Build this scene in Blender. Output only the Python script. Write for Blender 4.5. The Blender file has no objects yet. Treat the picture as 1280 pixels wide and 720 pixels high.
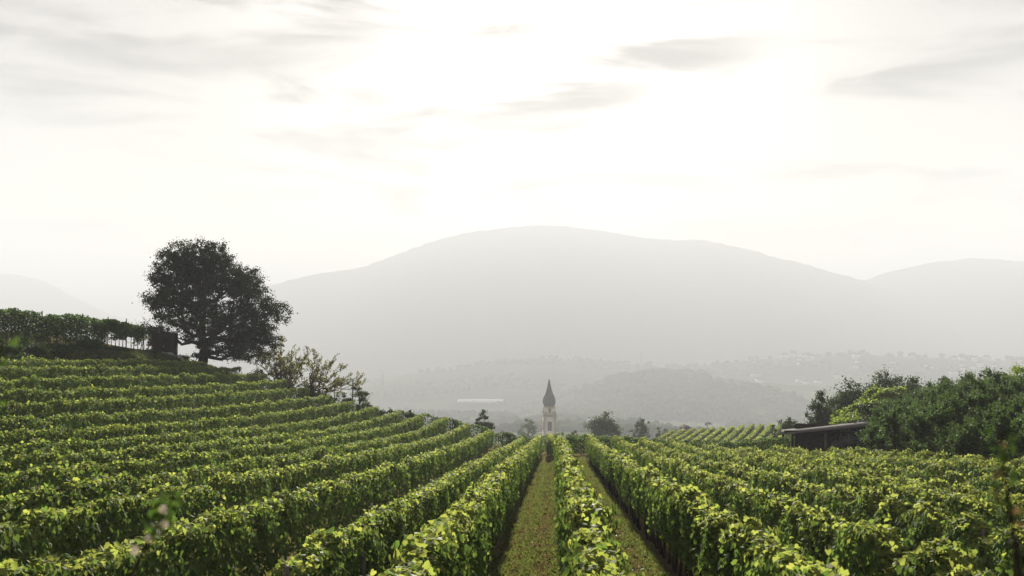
import bpy, math
import numpy as np
from math import radians, sin, cos, pi

S = bpy.context.scene
C = S.collection
R = np.random.default_rng(7)

# ---------------------------------------------------------------- camera
F = 1400.0                                    # focal length in photo pixels (1280 wide)
YAW = math.atan(50 / F)
PITCH = math.atan(60 / F)
cam = bpy.data.cameras.new('camera')
cam.sensor_width = 36.0
cam.lens = F / 1280 * 36.0
cam.clip_start = 0.05
cam.clip_end = 40000
cam.dof.use_dof = True
cam.dof.focus_distance = 30.0
cam.dof.aperture_fstop = 4.0
camo = bpy.data.objects.new('camera', cam)
C.objects.link(camo)
camo.location = (0, 0, 0)
camo.rotation_euler = (pi / 2 + PITCH, 0, YAW)
S.camera = camo

# ---------------------------------------------------------------- sky
SUN_EL, SUN_AZ = 16.0, -1.0
VEIL = (.80, .66, .57, 1)
GLOW = (2.7, 2.6, 2.46, 1)
# grey banks of cloud: azimuth, elevation, half width, half height (degrees), tilt, weight
CLOUD_BANKS = [(-20, 13.6, 12, 1.5, 7, .36), (-11, 12.2, 6, .9, 6, .28), (1.6, 12.1, 5.5, 1.1, 3, .42), (7.6, 14.2, 4.2, 1.0, 2, .36),
               (-10.5, 16.2, 7, 1.0, -3, .22), (20, 12.2, 6, .6, 2, .16), (-20, 7.2, 7, .7, -2, .14), (18, 8.5, 7, .7, 2, .13)]                    # degrees; azimuth from +Y towards +X
w = bpy.data.worlds.new('World')
S.world = w
w.use_nodes = True
nt = w.node_tree
nt.nodes.clear()
N = nt.nodes.new
L = nt.links.new
out = N('ShaderNodeOutputWorld')
bg = N('ShaderNodeBackground')
sky = N('ShaderNodeTexSky')
sky.sky_type = 'NISHITA'
sky.sun_disc = False
sky.sun_elevation = radians(SUN_EL)
sky.sun_rotation = radians(SUN_AZ)
sky.altitude = 400
sky.air_density = 1.0
sky.dust_density = 1.0
sky.ozone_density = 1.0
tc = N('ShaderNodeTexCoord')
sep = N('ShaderNodeSeparateXYZ')
L(tc.outputs['Generated'], sep.inputs[0])
def wmath(op, a, b=None, c=None):
    n = N('ShaderNodeMath'); n.operation = op
    for q, v in enumerate((a, b, c)):
        if v is None: continue
        if isinstance(v, (int, float)): n.inputs[q].default_value = v
        else: L(v, n.inputs[q])
    return n.outputs[0]


# thin high cloud: a pale veil that is brightest round the sun, with grey streaks in it
dirs = tc.outputs['Generated']
sund = (sin(radians(SUN_AZ)) * cos(radians(SUN_EL)), cos(radians(SUN_AZ)) * cos(radians(SUN_EL)), sin(radians(SUN_EL)))
dt = N('ShaderNodeVectorMath'); dt.operation = 'DOT_PRODUCT'
L(dirs, dt.inputs[0]); dt.inputs[1].default_value = sund
mr = N('ShaderNodeMapRange'); mr.inputs[1].default_value = cos(radians(20)); mr.inputs[2].default_value = 1.0
L(dt.outputs['Value'], mr.inputs[0])
glow = wmath('POWER', mr.outputs[0], 2.4)
gc = N('ShaderNodeMixRGB'); gc.blend_type = 'MIX'
gc.inputs[1].default_value = VEIL
gc.inputs[2].default_value = GLOW
L(glow, gc.inputs[0])
veil = N('ShaderNodeMixRGB')
veil.inputs[0].default_value = 0.92
L(sky.outputs[0], veil.inputs[1]); L(gc.outputs[0], veil.inputs[2])
# streaks: noise stretched along the horizon, thickened where the larger banks lie
mp = N('ShaderNodeMapping')
mp.inputs['Scale'].default_value = (3.2, 3.2, 17.0)
mp.inputs['Rotation'].default_value = (0, radians(6), 0)
L(dirs, mp.inputs[0])
nz = N('ShaderNodeTexNoise')
nz.inputs['Scale'].default_value = 1.5
nz.inputs['Detail'].default_value = 8
nz.inputs['Roughness'].default_value = 0.58
nz.inputs['Distortion'].default_value = 0.6
L(mp.outputs[0], nz.inputs['Vector'])
wn1 = N('ShaderNodeVectorMath'); wn1.operation = 'SUBTRACT'; wn1.inputs[1].default_value = (.5, .5, .5)
L(nz.outputs['Color'], wn1.inputs[0])
wn2 = N('ShaderNodeVectorMath'); wn2.operation = 'MULTIPLY'; wn2.inputs[1].default_value = (.30, 0, .07)
L(wn1.outputs[0], wn2.inputs[0])
wn3 = N('ShaderNodeVectorMath'); wn3.operation = 'ADD'
L(dirs, wn3.inputs[0]); L(wn2.outputs[0], wn3.inputs[1])
wdirs = wn3.outputs[0]
acc = None
for az, el, sa, se, tilt, amp in CLOUD_BANKS:
    m1 = N('ShaderNodeMapping'); m1.vector_type = 'POINT'
    # direction -> local frame of the bank
    m0 = N('ShaderNodeVectorMath'); m0.operation = 'SUBTRACT'
    L(wdirs, m0.inputs[0])
    m0.inputs[1].default_value = (sin(radians(az)) * cos(radians(el)), cos(radians(az)) * cos(radians(el)), sin(radians(el)))
    m1.inputs['Rotation'].default_value = (0, radians(tilt), 0)
    L(m0.outputs[0], m1.inputs[0])
    m2 = N('ShaderNodeVectorMath'); m2.operation = 'MULTIPLY'
    m2.inputs[1].default_value = (1 / radians(sa), 1.0, 1 / radians(se))
    L(m1.outputs[0], m2.inputs[0])
    ln = N('ShaderNodeVectorMath'); ln.operation = 'LENGTH'
    L(m2.outputs[0], ln.inputs[0])
    r_ = N('ShaderNodeMapRange'); r_.interpolation_type = 'SMOOTHSTEP'
    r_.inputs[1].default_value = 1.3; r_.inputs[2].default_value = 0.0; r_.inputs[3].default_value = 0.0; r_.inputs[4].default_value = amp
    L(ln.outputs['Value'], r_.inputs[0])
    acc = r_.outputs[0] if acc is None else wmath('ADD', acc, r_.outputs[0])
dens = wmath('ADD', wmath('MULTIPLY_ADD', nz.outputs['Fac'], 1.9, -.45), acc)
cr = N('ShaderNodeMapRange'); cr.interpolation_type = 'SMOOTHSTEP'
cr.inputs[1].default_value = 0.44; cr.inputs[2].default_value = 1.0
L(dens, cr.inputs[0])
cl = N('ShaderNodeMixRGB'); cl.blend_type = 'MULTIPLY'
cl.inputs[2].default_value = (0.19, 0.195, 0.20, 1)
L(cr.outputs[0], cl.inputs[0]); L(veil.outputs[0], cl.inputs[1])
L(cl.outputs[0], bg.inputs['Color'])
bg.inputs['Strength'].default_value = 0.05
L(bg.outputs[0], out.inputs[0])

# ---------------------------------------------------------------- sun
sl = bpy.data.lights.new('sun', 'SUN')
sl.energy = 5.0
sl.angle = radians(2.5)
sl.color = (1.0, 0.94, 0.85)
so = bpy.data.objects.new('sun', sl)
C.objects.link(so)
so.rotation_euler = (radians(90 - SUN_EL), 0, radians(180 - SUN_AZ))

# ---------------------------------------------------------------- exposure
vs = S.view_settings
vs.view_transform = 'Standard'
vs.look = 'None'
vs.gamma = 1
vs.use_curve_mapping = False
vs.exposure = 3.16
cy = S.cycles
cy.use_denoising = True
cy.max_bounces = 6
cy.diffuse_bounces = 3
cy.glossy_bounces = 2
cy.transmission_bounces = 3
cy.volume_bounces = 1
cy.transparent_max_bounces = 8
HAZE_DENSITY = 0.00043

# ================================================================ helpers
def ray(px, py):
    u = (px - 640) / F
    v = (360 - py) / F
    fw = np.array([-sin(YAW) * cos(PITCH), cos(YAW) * cos(PITCH), sin(PITCH)])
    rt = np.array([cos(YAW), sin(YAW), 0.0])
    d = fw + u * rt + v * np.cross(rt, fw)
    return d / d[1]


def at(px, py, D):
    return ray(px, py) * D


def tag(o, label=None, cat=None, group=None, kind=None):
    if label: o['label'] = label
    if cat: o['category'] = cat
    if group: o['group'] = group
    if kind: o['kind'] = kind
    return o


def empty(name, loc=(0, 0, 0), rz=0.0):
    o = bpy.data.objects.new(name, None)
    o.empty_display_size = 0.3
    C.objects.link(o)
    o.location = loc
    o.rotation_euler = (0, 0, rz)
    return o


class MB:
    """collects vertices and polygons, builds ONE mesh object"""
    def __init__(s):
        s.v = []; s.li = []; s.lt = []; s.mi = []; s.n = 0

    def add(s, v, faces, mat=0):
        v = np.asarray(v, float)
        s.v.append(v)
        if isinstance(faces, np.ndarray):
            s.li.append((faces + s.n).ravel())
            s.lt.append(np.full(len(faces), faces.shape[1]))
            s.mi.append(np.full(len(faces), mat) if np.isscalar(mat) else np.asarray(mat))
        else:
            for f in faces:
                s.li.append(np.array(f) + s.n)
                s.lt.append(np.array([len(f)]))
                s.mi.append(np.array([mat]))
        s.n += len(v)
        return s

    def box(s, c, d, rz=0.0, mat=0, taper=1.0):
        hx, hy, hz = [q / 2 for q in d]
        p = np.array([[x * (taper if z > 0 else 1), y * (taper if z > 0 else 1), z] for z in (-hz, hz)
                      for x, y in ((-hx, -hy), (hx, -hy), (hx, hy), (-hx, hy))])
        cs, sn = cos(rz), sin(rz)
        q = p.copy()
        q[:, 0] = p[:, 0] * cs - p[:, 1] * sn
        q[:, 1] = p[:, 0] * sn + p[:, 1] * cs
        return s.add(q + np.array(c), [(0, 3, 2, 1), (4, 5, 6, 7), (0, 1, 5, 4), (1, 2, 6, 5), (2, 3, 7, 6), (3, 0, 4, 7)], mat)

    def tube(s, pts, rad, n=6, mat=0):
        P = np.asarray(pts, float)
        m = len(P)
        rad = np.broadcast_to(np.asarray(rad, float), (m,))
        T = np.gradient(P, axis=0)
        T /= np.linalg.norm(T, axis=1)[:, None] + 1e-9
        ref = np.array([0.31, 0.17, 0.93]) if abs(T[:, 2]).mean() < 0.9 else np.array([1.0, 0.1, 0.05])
        A = np.cross(T, ref)
        A /= np.linalg.norm(A, axis=1)[:, None] + 1e-9
        B = np.cross(T, A)
        a = np.arange(n) * 2 * pi / n
        V = P[:, None] + rad[:, None, None] * (np.cos(a)[None, :, None] * A[:, None] + np.sin(a)[None, :, None] * B[:, None])
        i = np.arange(m - 1)[:, None] * n + np.arange(n)[None]
        j = np.arange(m - 1)[:, None] * n + (np.arange(n)[None] + 1) % n
        Fq = np.stack([i, j, j + n, i + n], -1).reshape(-1, 4)
        base = s.n
        s.add(V.reshape(-1, 3), Fq, mat)
        s.li.append(base + np.arange(n)[::-1]); s.lt.append(np.array([n])); s.mi.append(np.array([mat]))
        s.li.append(base + (m - 1) * n + np.arange(n)); s.lt.append(np.array([n])); s.mi.append(np.array([mat]))
        return s

    def lathe(s, prof, n=8, c=(0, 0, 0), rot=0.0, mat=0):
        a = np.arange(n) * 2 * pi / n + rot
        V = np.concatenate([np.stack([r * np.cos(a), r * np.sin(a), np.full(n, z)], -1) for r, z in prof]) + np.array(c)
        fs = []
        for k in range(len(prof) - 1):
            for q in range(n):
                q2 = (q + 1) % n
                fs.append((k * n + q, k * n + q2, (k + 1) * n + q2, (k + 1) * n + q))
        fs.append(tuple(range(n))[::-1])
        fs.append(tuple((len(prof) - 1) * n + q for q in range(n)))
        return s.add(V, fs, mat)

    def mesh(s, name, mats, smooth=False):
        me = bpy.data.meshes.new(name)
        v = np.concatenate(s.v).astype(np.float32)
        li = np.concatenate(s.li).astype(np.int32)
        lt = np.concatenate(s.lt).astype(np.int32)
        mi = np.concatenate(s.mi).astype(np.int32)
        me.vertices.add(len(v)); me.vertices.foreach_set('co', v.ravel())
        me.loops.add(len(li)); me.loops.foreach_set('vertex_index', li)
        me.polygons.add(len(lt))
        me.polygons.foreach_set('loop_start', np.concatenate([[0], np.cumsum(lt)[:-1]]).astype(np.int32))
        me.polygons.foreach_set('loop_total', lt)
        for m in (mats if isinstance(mats, (list, tuple)) else [mats]):
            me.materials.append(m)
        me.polygons.foreach_set('material_index', mi)
        if smooth:
            me.polygons.foreach_set('use_smooth', np.ones(len(lt), bool))
        me.update(calc_edges=True)
        me.validate()
        return me

    def build(s, name, mats, parent=None, smooth=False, loc=None):
        o = bpy.data.objects.new(name, s.mesh(name, mats, smooth))
        C.objects.link(o)
        if parent: o.parent = parent
        if loc is not None: o.location = loc
        return o


def link_copy(o, parent):
    c = o.copy()
    C.objects.link(c)
    c.parent = parent
    return c


def copy_tree(o, parent=None):
    c = o.copy()
    C.objects.link(c)
    c.parent = parent
    for ch in o.children:
        copy_tree(ch, c)
    return c


def unit(a):
    return a / (np.linalg.norm(a, axis=-1, keepdims=True) + 1e-9)


VINE_R = np.array([(0, 0), (.30, -.20), (.55, .12), (.40, .38), (.34, .66), (0, 1.0)])


def leaves(mb, pos, nrm, size, kind='quad', down=0.6, mat=0, rng=R):
    """leaf blades: pos/nrm (N,3), size (N,) - every leaf its own small polygon"""
    n = len(pos)
    if n == 0: return
    nrm = unit(nrm)
    t = rng.normal(size=(n, 3))
    t[:, 2] -= down * 1.6
    t = unit(t - (t * nrm).sum(1)[:, None] * nrm)
    b = np.cross(nrm, t)
    size = np.broadcast_to(size, (n,))[:, None]
    mats = np.broadcast_to(mat, (n,))
    if kind == 'vine':
        pr = VINE_R
        loc = np.concatenate([pr, pr[1:5] * [-1, 1]])       # 0..5 right side, 6..9 left
        fold = rng.uniform(.05, .45, n)
        cup = rng.uniform(-.25, .15, n)
        x = loc[:, 0][None]; y = (loc[:, 1] - .4)[None]
        zz_ = -np.abs(x) * fold[:, None] + cup[:, None] * y * y * 1.5
        V = pos[:, None] + size[:, None] * (x[..., None] * b[:, None] + y[..., None] * t[:, None] + zz_[..., None] * nrm[:, None])
        base = np.arange(n)[:, None] * 10
        f1 = base + np.array([0, 1, 2, 3, 4, 5])[None]
        f2 = base + np.array([0, 5, 9, 8, 7, 6])[None]
        mb.add(V.reshape(-1, 3), np.stack([f1, f2], 1).reshape(-1, 6), np.repeat(mats, 2))
    elif kind == 'fold':
        loc = np.array([(0, -.45), (.46, -.12), (.36, .28), (0, .55), (-.36, .28), (-.46, -.12)])
        fold = rng.uniform(.0, .5, n)
        V = pos[:, None] + size[:, None] * (loc[:, 0][None, :, None] * b[:, None] + loc[:, 1][None, :, None] * t[:, None]
                                            - (np.abs(loc[:, 0])[None] * fold[:, None])[..., None] * nrm[:, None])
        base = np.arange(n)[:, None] * 6
        mb.add(V.reshape(-1, 3), np.stack([base + [0, 1, 2, 3], base + [0, 3, 4, 5]], 1).reshape(-1, 4), np.repeat(mats, 2))
    else:
        wd = .36 if kind == 'quad' else .2
        loc = np.array([(0, -.5), (wd, -.02), (0, .5), (-wd, .02)])
        bend = rng.uniform(-.2, .25, n)
        V = pos[:, None] + size[:, None] * (loc[:, 0][None, :, None] * b[:, None] + loc[:, 1][None, :, None] * t[:, None]
                                            - (np.abs(loc[:, 0])[None] * bend[:, None])[..., None] * nrm[:, None])
        mb.add(V.reshape(-1, 3), np.arange(n * 4).reshape(n, 4), mats)


class Wave:
    """smooth random function of 1 or 2 variables (sum of sines), about -1..1"""
    def __init__(s, k, dims, lo, hi):
        s.f = unit(R.normal(size=(k, dims))) * np.exp(R.uniform(np.log(lo), np.log(hi), (k, 1)))
        s.p = R.uniform(0, 6.28, k)
        s.k = k

    def __call__(s, *a):
        x = np.stack(np.broadcast_arrays(*a), -1)
        return np.sin(x @ s.f.T * 6.283 + s.p).sum(-1) / math.sqrt(s.k)


# ================================================================ materials
def mat(name):
    m = bpy.data.materials.new(name)
    m.use_nodes = True
    m.node_tree.nodes.clear()
    return m, m.node_tree.nodes.new, m.node_tree.links.new


def leaf_mat(name, c1, c2, trans, tf=0.42, spec=0.35, rough=0.5, big=None):
    """leaf blades: colour differs leaf by leaf, light passes through them"""
    m, N, L = mat(name)
    o = N('ShaderNodeOutputMaterial')
    g = N('ShaderNodeNewGeometry')
    r = N('ShaderNodeValToRGB')
    r.color_ramp.elements[0].color = (*c1, 1)
    r.color_ramp.elements[1].color = (*c2, 1)
    e = r.color_ramp.elements.new(0.9)
    e.color = (*[c1[i] * .5 + c2[i] * .5 for i in range(3)], 1)
    L(g.outputs['Random Per Island'], r.inputs[0])
    col = r.outputs[0]
    if big:
        tx = N('ShaderNodeTexCoord')
        nz = N('ShaderNodeTexNoise'); nz.inputs['Scale'].default_value = big; nz.inputs['Detail'].default_value = 2
        L(tx.outputs['Object'], nz.inputs['Vector'])
        mr = N('ShaderNodeMapRange')
        mr.inputs[1].default_value = .3; mr.inputs[2].default_value = .7
        mr.inputs[3].default_value = .72; mr.inputs[4].default_value = 1.28
        L(nz.outputs['Fac'], mr.inputs[0])
        mu = N('ShaderNodeMixRGB'); mu.blend_type = 'MULTIPLY'; mu.inputs[0].default_value = 1
        L(col, mu.inputs[1]); L(mr.outputs[0], mu.inputs[2])
        col = mu.outputs[0]
    p = N('ShaderNodeBsdfPrincipled')
    p.inputs['Roughness'].default_value = rough
    p.inputs['Specular IOR Level'].default_value = spec * .15
    L(col, p.inputs['Base Color'])
    t = N('ShaderNodeBsdfTranslucent')
    mu = N('ShaderNodeMixRGB'); mu.blend_type = 'MULTIPLY'; mu.inputs[0].default_value = 1
    L(col, mu.inputs[1]); mu.inputs[2].default_value = (*trans, 1)
    L(mu.outputs[0], t.inputs['Color'])
    mx = N('ShaderNodeMixShader'); mx.inputs[0].default_value = tf
    L(p.outputs[0], mx.inputs[1]); L(t.outputs[0], mx.inputs[2])
    L(mx.outputs[0], o.inputs[0])
    return m


def noise_mat(name, c1, c2, scale=3.0, rough=0.85, detail=6, bump=0.0, stretch=(1, 1, 1), spec=0.0):
    m, N, L = mat(name)
    o = N('ShaderNodeOutputMaterial')
    p = N('ShaderNodeBsdfPrincipled')
    tx = N('ShaderNodeTexCoord')
    mp = N('ShaderNodeMapping'); mp.inputs['Scale'].default_value = stretch
    L(tx.outputs['Object'], mp.inputs[0])
    nz = N('ShaderNodeTexNoise'); nz.inputs['Scale'].default_value = scale; nz.inputs['Detail'].default_value = detail
    L(mp.outputs[0], nz.inputs['Vector'])
    r = N('ShaderNodeValToRGB')
    r.color_ramp.elements[0].position = .32; r.color_ramp.elements[1].position = .68
    r.color_ramp.elements[0].color = (*c1, 1); r.color_ramp.elements[1].color = (*c2, 1)
    L(nz.outputs['Fac'], r.inputs[0]); L(r.outputs[0], p.inputs['Base Color'])
    p.inputs['Roughness'].default_value = rough
    p.inputs['Specular IOR Level'].default_value = spec
    if bump:
        b = N('ShaderNodeBump'); b.inputs['Strength'].default_value = bump
        L(nz.outputs['Fac'], b.inputs['Height']); L(b.outputs[0], p.inputs['Normal'])
    L(p.outputs[0], o.inputs[0])
    return m


M = {}
M['vine'] = leaf_mat('vine_leaf', (.058, .099, .031), (.102, .150, .047), (1.45, 1.38, .70), .42, .05, .7, .5)
M['vine_young_lit'] = leaf_mat('young_and_backlit_vine_leaf', (.132, .165, .052), (.20, .218, .075), (1.42, 1.36, .72), .5, .08, .65)  # young shoot colour that also paints backlight into the row tops
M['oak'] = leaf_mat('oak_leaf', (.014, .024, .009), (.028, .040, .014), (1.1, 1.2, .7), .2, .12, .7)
M['dark_leaf'] = leaf_mat('dark_shrub_shaded_vine_leaf', (.022, .036, .013), (.042, .062, .02), (1.2, 1.3, .7), .3, .1, .7)
M['apple'] = leaf_mat('orchard_leaf', (.038, .064, .022), (.075, .105, .036), (1.2, 1.3, .8), .30, .10, .7, .6)
M['locust'] = leaf_mat('yellowing_leaf', (.09, .10, .025), (.20, .155, .045), (1.3, 1.2, .8), .4, .3)
M['bright'] = leaf_mat('bright_green_leaf', (.085, .125, .025), (.14, .175, .04), (1.4, 1.4, .7), .45, .05)
M['grassblade'] = leaf_mat('grass_blade', (.056, .082, .024), (.110, .115, .040), (1.3, 1.2, .8), .35, .25)
M['drygrass'] = leaf_mat('dry_grass_blade', (.078, .068, .028), (.125, .10, .046), (1.2, 1.1, .9), .3, 0)
M['bank'] = leaf_mat('bank_grass', (.03, .045, .014), (.075, .075, .025), (1.2, 1.2, .8), .3, .2)
M['rose'] = leaf_mat('sprig_leaf', (.035, .07, .018), (.08, .11, .028), (1.3, 1.3, .8), .35, .2)
M['petal'] = leaf_mat('pale_blossom', (.62, .55, .45), (.75, .68, .58), (1, 1, 1), .3, .2)
M['redleaf'] = leaf_mat('reddish_leaf', (.06, .05, .025), (.09, .05, .028), (1.2, 1.1, .9), .35, .3)
M['bark'] = noise_mat('bark', (.018, .014, .011), (.045, .036, .028), 6, .9, 6, .6, (1, 1, .2))
M['wood'] = noise_mat('grey_wood', (.055, .046, .038), (.12, .105, .09), 8, .9, 6, .3, (4, 4, .4))
M['hutwood'] = noise_mat('dark_plank', (.014, .011, .009), (.032, .026, .02), 3, .85, 6, .3, (1, 1, 14))
M['rooftin'] = noise_mat('weathered_roof', (.07, .068, .066), (.12, .115, .11), 2, .9, 6, .1, (1, 10, 1), 0)
M['stone'] = noise_mat('grey_stone', (.12, .12, .115), (.26, .255, .24), 4, .9, 6, .4)
M['wire'] = noise_mat('trellis_wire', (.2, .2, .2), (.3, .3, .3), 20, .4)
M['hose'] = noise_mat('black_hose', (.012, .012, .013), (.03, .03, .03), 20, .5)
M['plaster'] = noise_mat('pale_plaster', (.46, .42, .38), (.58, .54, .49), .8, .85, 6)
M['quoin'] = noise_mat('sandstone', (.30, .25, .21), (.40, .34, .29), 1.5, .85, 6)
M['slate'] = noise_mat('dark_slate', (.035, .042, .046), (.065, .075, .08), 2.0, .5, 5, .2, (1, 1, 4))
M['gold'] = noise_mat('gilt', (.55, .38, .12), (.65, .46, .16), 5, .35)
M['dark'] = noise_mat('dark_opening', (.01, .01, .01), (.02, .02, .02), 3, .9)
M['tile'] = noise_mat('brown_tile', (.035, .028, .026), (.065, .05, .045), 2.5, .8, 5, .3, (1, 1, 5))
M['housewall'] = noise_mat('house_wall', (.40, .38, .35), (.52, .50, .47), .3, .85)
M['forest'] = noise_mat('far_forest', (.018, .030, .014), (.05, .065, .026), .02, .95, 8, 0, (1, 1, 1), 0)
M['meadow'] = noise_mat('hill_meadow', (.012, .02, .01), (.05, .06, .027), .0065, .95, 7, 0, (1, 1.6, 1), 0)
M['metal'] = noise_mat('galvanised_steel', (.12, .125, .13), (.2, .205, .21), 4, .6)


def ground_mat():
    m, N, L = mat('vineyard_ground')
    o = N('ShaderNodeOutputMaterial')
    p = N('ShaderNodeBsdfPrincipled')
    p.inputs['Roughness'].default_value = .95
    p.inputs['Specular IOR Level'].default_value = 0
    tx = N('ShaderNodeTexCoord')
    sp = N('ShaderNodeSeparateXYZ'); L(tx.outputs['Object'], sp.inputs[0])
    # short grass with worn brown patches
    n1 = N('ShaderNodeTexNoise'); n1.inputs['Scale'].default_value = .45; n1.inputs['Detail'].default_value = 9; n1.inputs['Roughness'].default_value = .65
    L(tx.outputs['Object'], n1.inputs['Vector'])
    g = N('ShaderNodeValToRGB')
    g.color_ramp.elements[0].position = .36; g.color_ramp.elements[0].color = (.042, .050, .016, 1)
    g.color_ramp.elements[1].position = .66; g.color_ramp.elements[1].color = (.115, .085, .038, 1)
    e = g.color_ramp.elements.new(.5); e.color = (.080, .072, .024, 1)
    L(n1.outputs['Fac'], g.inputs[0])
    # bare soil strips under the vine rows (one every two metres)
    a = N('ShaderNodeMath'); a.operation = 'MULTIPLY_ADD'; a.inputs[1].default_value = pi; a.inputs[2].default_value = -pi * .5
    L(sp.outputs['X'], a.inputs[0])
    c = N('ShaderNodeMath'); c.operation = 'COSINE'; L(a.outputs[0], c.inputs[0])
    n2 = N('ShaderNodeTexNoise'); n2.inputs['Scale'].default_value = 2.5; n2.inputs['Detail'].default_value = 5
    L(tx.outputs['Object'], n2.inputs['Vector'])
    ad = N('ShaderNodeMath'); ad.operation = 'MULTIPLY_ADD'; ad.inputs[1].default_value = .5
    L(n2.outputs['Fac'], ad.inputs[0]); L(c.outputs[0], ad.inputs[2])
    st = N('ShaderNodeMapRange'); st.inputs[1].default_value = .85; st.inputs[2].default_value = 1.15
    L(ad.outputs[0], st.inputs[0])
    lim = N('ShaderNodeMath'); lim.operation = 'LESS_THAN'; lim.inputs[1].default_value = 102
    L(sp.outputs['Y'], lim.inputs[0])
    ml = N('ShaderNodeMath'); ml.operation = 'MULTIPLY'; L(st.outputs[0], ml.inputs[0]); L(lim.outputs[0], ml.inputs[1])
    m1 = N('ShaderNodeMixRGB'); L(ml.outputs[0], m1.inputs[0]); L(g.outputs[0], m1.inputs[1]); m1.inputs[2].default_value = (.05, .042, .026, 1)
    wr = N('ShaderNodeMapRange'); wr.inputs[1].default_value = -.1; wr.inputs[2].default_value = -.75
    wr.inputs[4].default_value = .5
    L(ad.outputs[0], wr.inputs[0])
    wl_ = N('ShaderNodeMath'); wl_.operation = 'MULTIPLY'; L(wr.outputs[0], wl_.inputs[0]); L(lim.outputs[0], wl_.inputs[1])
    m1b = N('ShaderNodeMixRGB'); L(wl_.outputs[0], m1b.inputs[0]); L(m1.outputs[0], m1b.inputs[1]); m1b.inputs[2].default_value = (.082, .070, .034, 1)
    m1 = m1b
    # far valley: a patchwork of fields, orchards and meadows
    mp = N('ShaderNodeMapping'); mp.inputs['Scale'].default_value = (.0045, .0085, 0); mp.inputs['Rotation'].default_value = (0, 0, .35)
    L(tx.outputs['Object'], mp.inputs[0])
    vo = N('ShaderNodeTexVoronoi'); vo.inputs['Scale'].default_value = 1.0; L(mp.outputs[0], vo.inputs['Vector'])
    fr = N('ShaderNodeValToRGB'); fr.color_ramp.interpolation = 'CONSTANT'
    cols = [(.025, .045, .018), (.08, .10, .04), (.045, .065, .025), (.12, .12, .06), (.03, .045, .02), (.10, .12, .045)]
    fr.color_ramp.elements[0].color = (*cols[0], 1)
    fr.color_ramp.elements[1].position = .85; fr.color_ramp.elements[1].color = (*cols[5], 1)
    for k in range(1, 5):
        e = fr.color_ramp.elements.new(k * .17); e.color = (*cols[k], 1)
    L(vo.outputs['Color'], fr.inputs[0])
    fl = N('ShaderNodeMapRange'); fl.inputs[1].default_value = 250; fl.inputs[2].default_value = 500
    L(sp.outputs['Y'], fl.inputs[0])
    m2 = N('ShaderNodeMixRGB'); L(fl.outputs[0], m2.inputs[0]); L(m1.outputs[0], m2.inputs[1]); L(fr.outputs[0], m2.inputs[2])
    L(m2.outputs[0], p.inputs['Base Color'])
    b = N('ShaderNodeBump'); b.inputs['Strength'].default_value = .5; b.inputs['Distance'].default_value = .05
    n3 = N('ShaderNodeTexNoise'); n3.inputs['Scale'].default_value = 14; n3.inputs['Detail'].default_value = 4
    L(tx.outputs['Object'], n3.inputs['Vector'])
    L(n3.outputs['Fac'], b.inputs['Height']); L(b.outputs[0], p.inputs['Normal'])
    L(p.outputs[0], o.inputs[0])
    return m


M['ground'] = ground_mat()

# ================================================================ terrain
GX = np.array([-60, -46, -37.5, -34, -31.3, -29.5, -27.5, -25.5, -23.5, -21.5, -19.5, -17.5, -15.5, -13.5, -11.5, -9.5, -7.5, -5.5, -3.3,
               -1.5, .5, 2.5, 4.5, 6.5, 8.5, 10.5, 14.5, 16.5, 20, 28, 36, 60.])
GY = np.array([10, 35, 50, 65, 80, 100.])
GL = np.array([
    [8, 9, 9.6, 10.2, 10.8, 11.6], [7, 7.8, 8.4, 9, 9.6, 10.6], [5.8, 6.5, 7, 7.5, 8.2, 9.3], [4.8, 5.5, 6.1, 6.7, 7.5, 8.5], [3.5, 4, 4.6, 5.2, 6.0, 6.8],
    [3.2, 3.6, 4.2, 4.75, 5.55, 6.3], [2.5, 3.0, 3.65, 4.35, 5.05, 5.85], [1.9, 2.5, 3.1, 3.8, 4.5, 5.3],
    [1.4, 2.0, 2.6, 3.15, 3.8, 4.8], [1.0, 1.65, 2.15, 2.65, 3.3, 4.05], [.7, 1.2, 1.6, 2.0, 2.6, 3.45], [.6, .9, 1.12, 1.5, 2.05, 2.95],
    [.5, .6, .75, 1.0, 1.45, 2.5], [.3, .4, .5, .65, 1.1, 2.05], [.2, .24, .33, .5, .8, 1.75], [0, .05, .13, .22, .5, 1.5],
    [-.05, 0, 0, .05, .25, .95], [-.22, -.22, -.2, -.15, 0, .3], [-.3, -.35, -.4, -.4, -.35, -.2], [-.08, -.15, -.25, -.3, -.3, -.2],
    [0, .1, .2, .2, .2, .2], [0, 0, 0, .1, .3, .3], [-.17, -.18, -.2, -.15, .1, .2], [-.15, -.2, -.35, -.3, -.05, .1],
    [-.18, -.15, -.25, -.35, -.2, 0], [-.2, -.2, -.2, -.3, -.2, 0], [.1, .28, .05, -.1, -.1, -.1],
    [.3, .3, .2, 0, 0, 0], [1.0, 1.0, .9, .8, .6, .4], [2.9, 2.9, 2.85, 2.7, 2.2, 1.6], [4.6, 4.6, 4.5, 4.2, 3.6, 2.8], [6.5, 6.5, 6.5, 6.2, 5.4, 4.2]])
PY = np.array([-100, 100, 125, 150, 200, 235, 320, 450, 600, 900, 1400, 2200, 3200, 12000.])
PZ = np.array([4.26, -10.46, -13.2, -16.0, -16.9, -23.0, -33, -49, -60, -82, -118, -150, -160, -170.])


def smooth(t):
    t = np.clip(t, 0, 1)
    return t * t * (3 - 2 * t)


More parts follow.
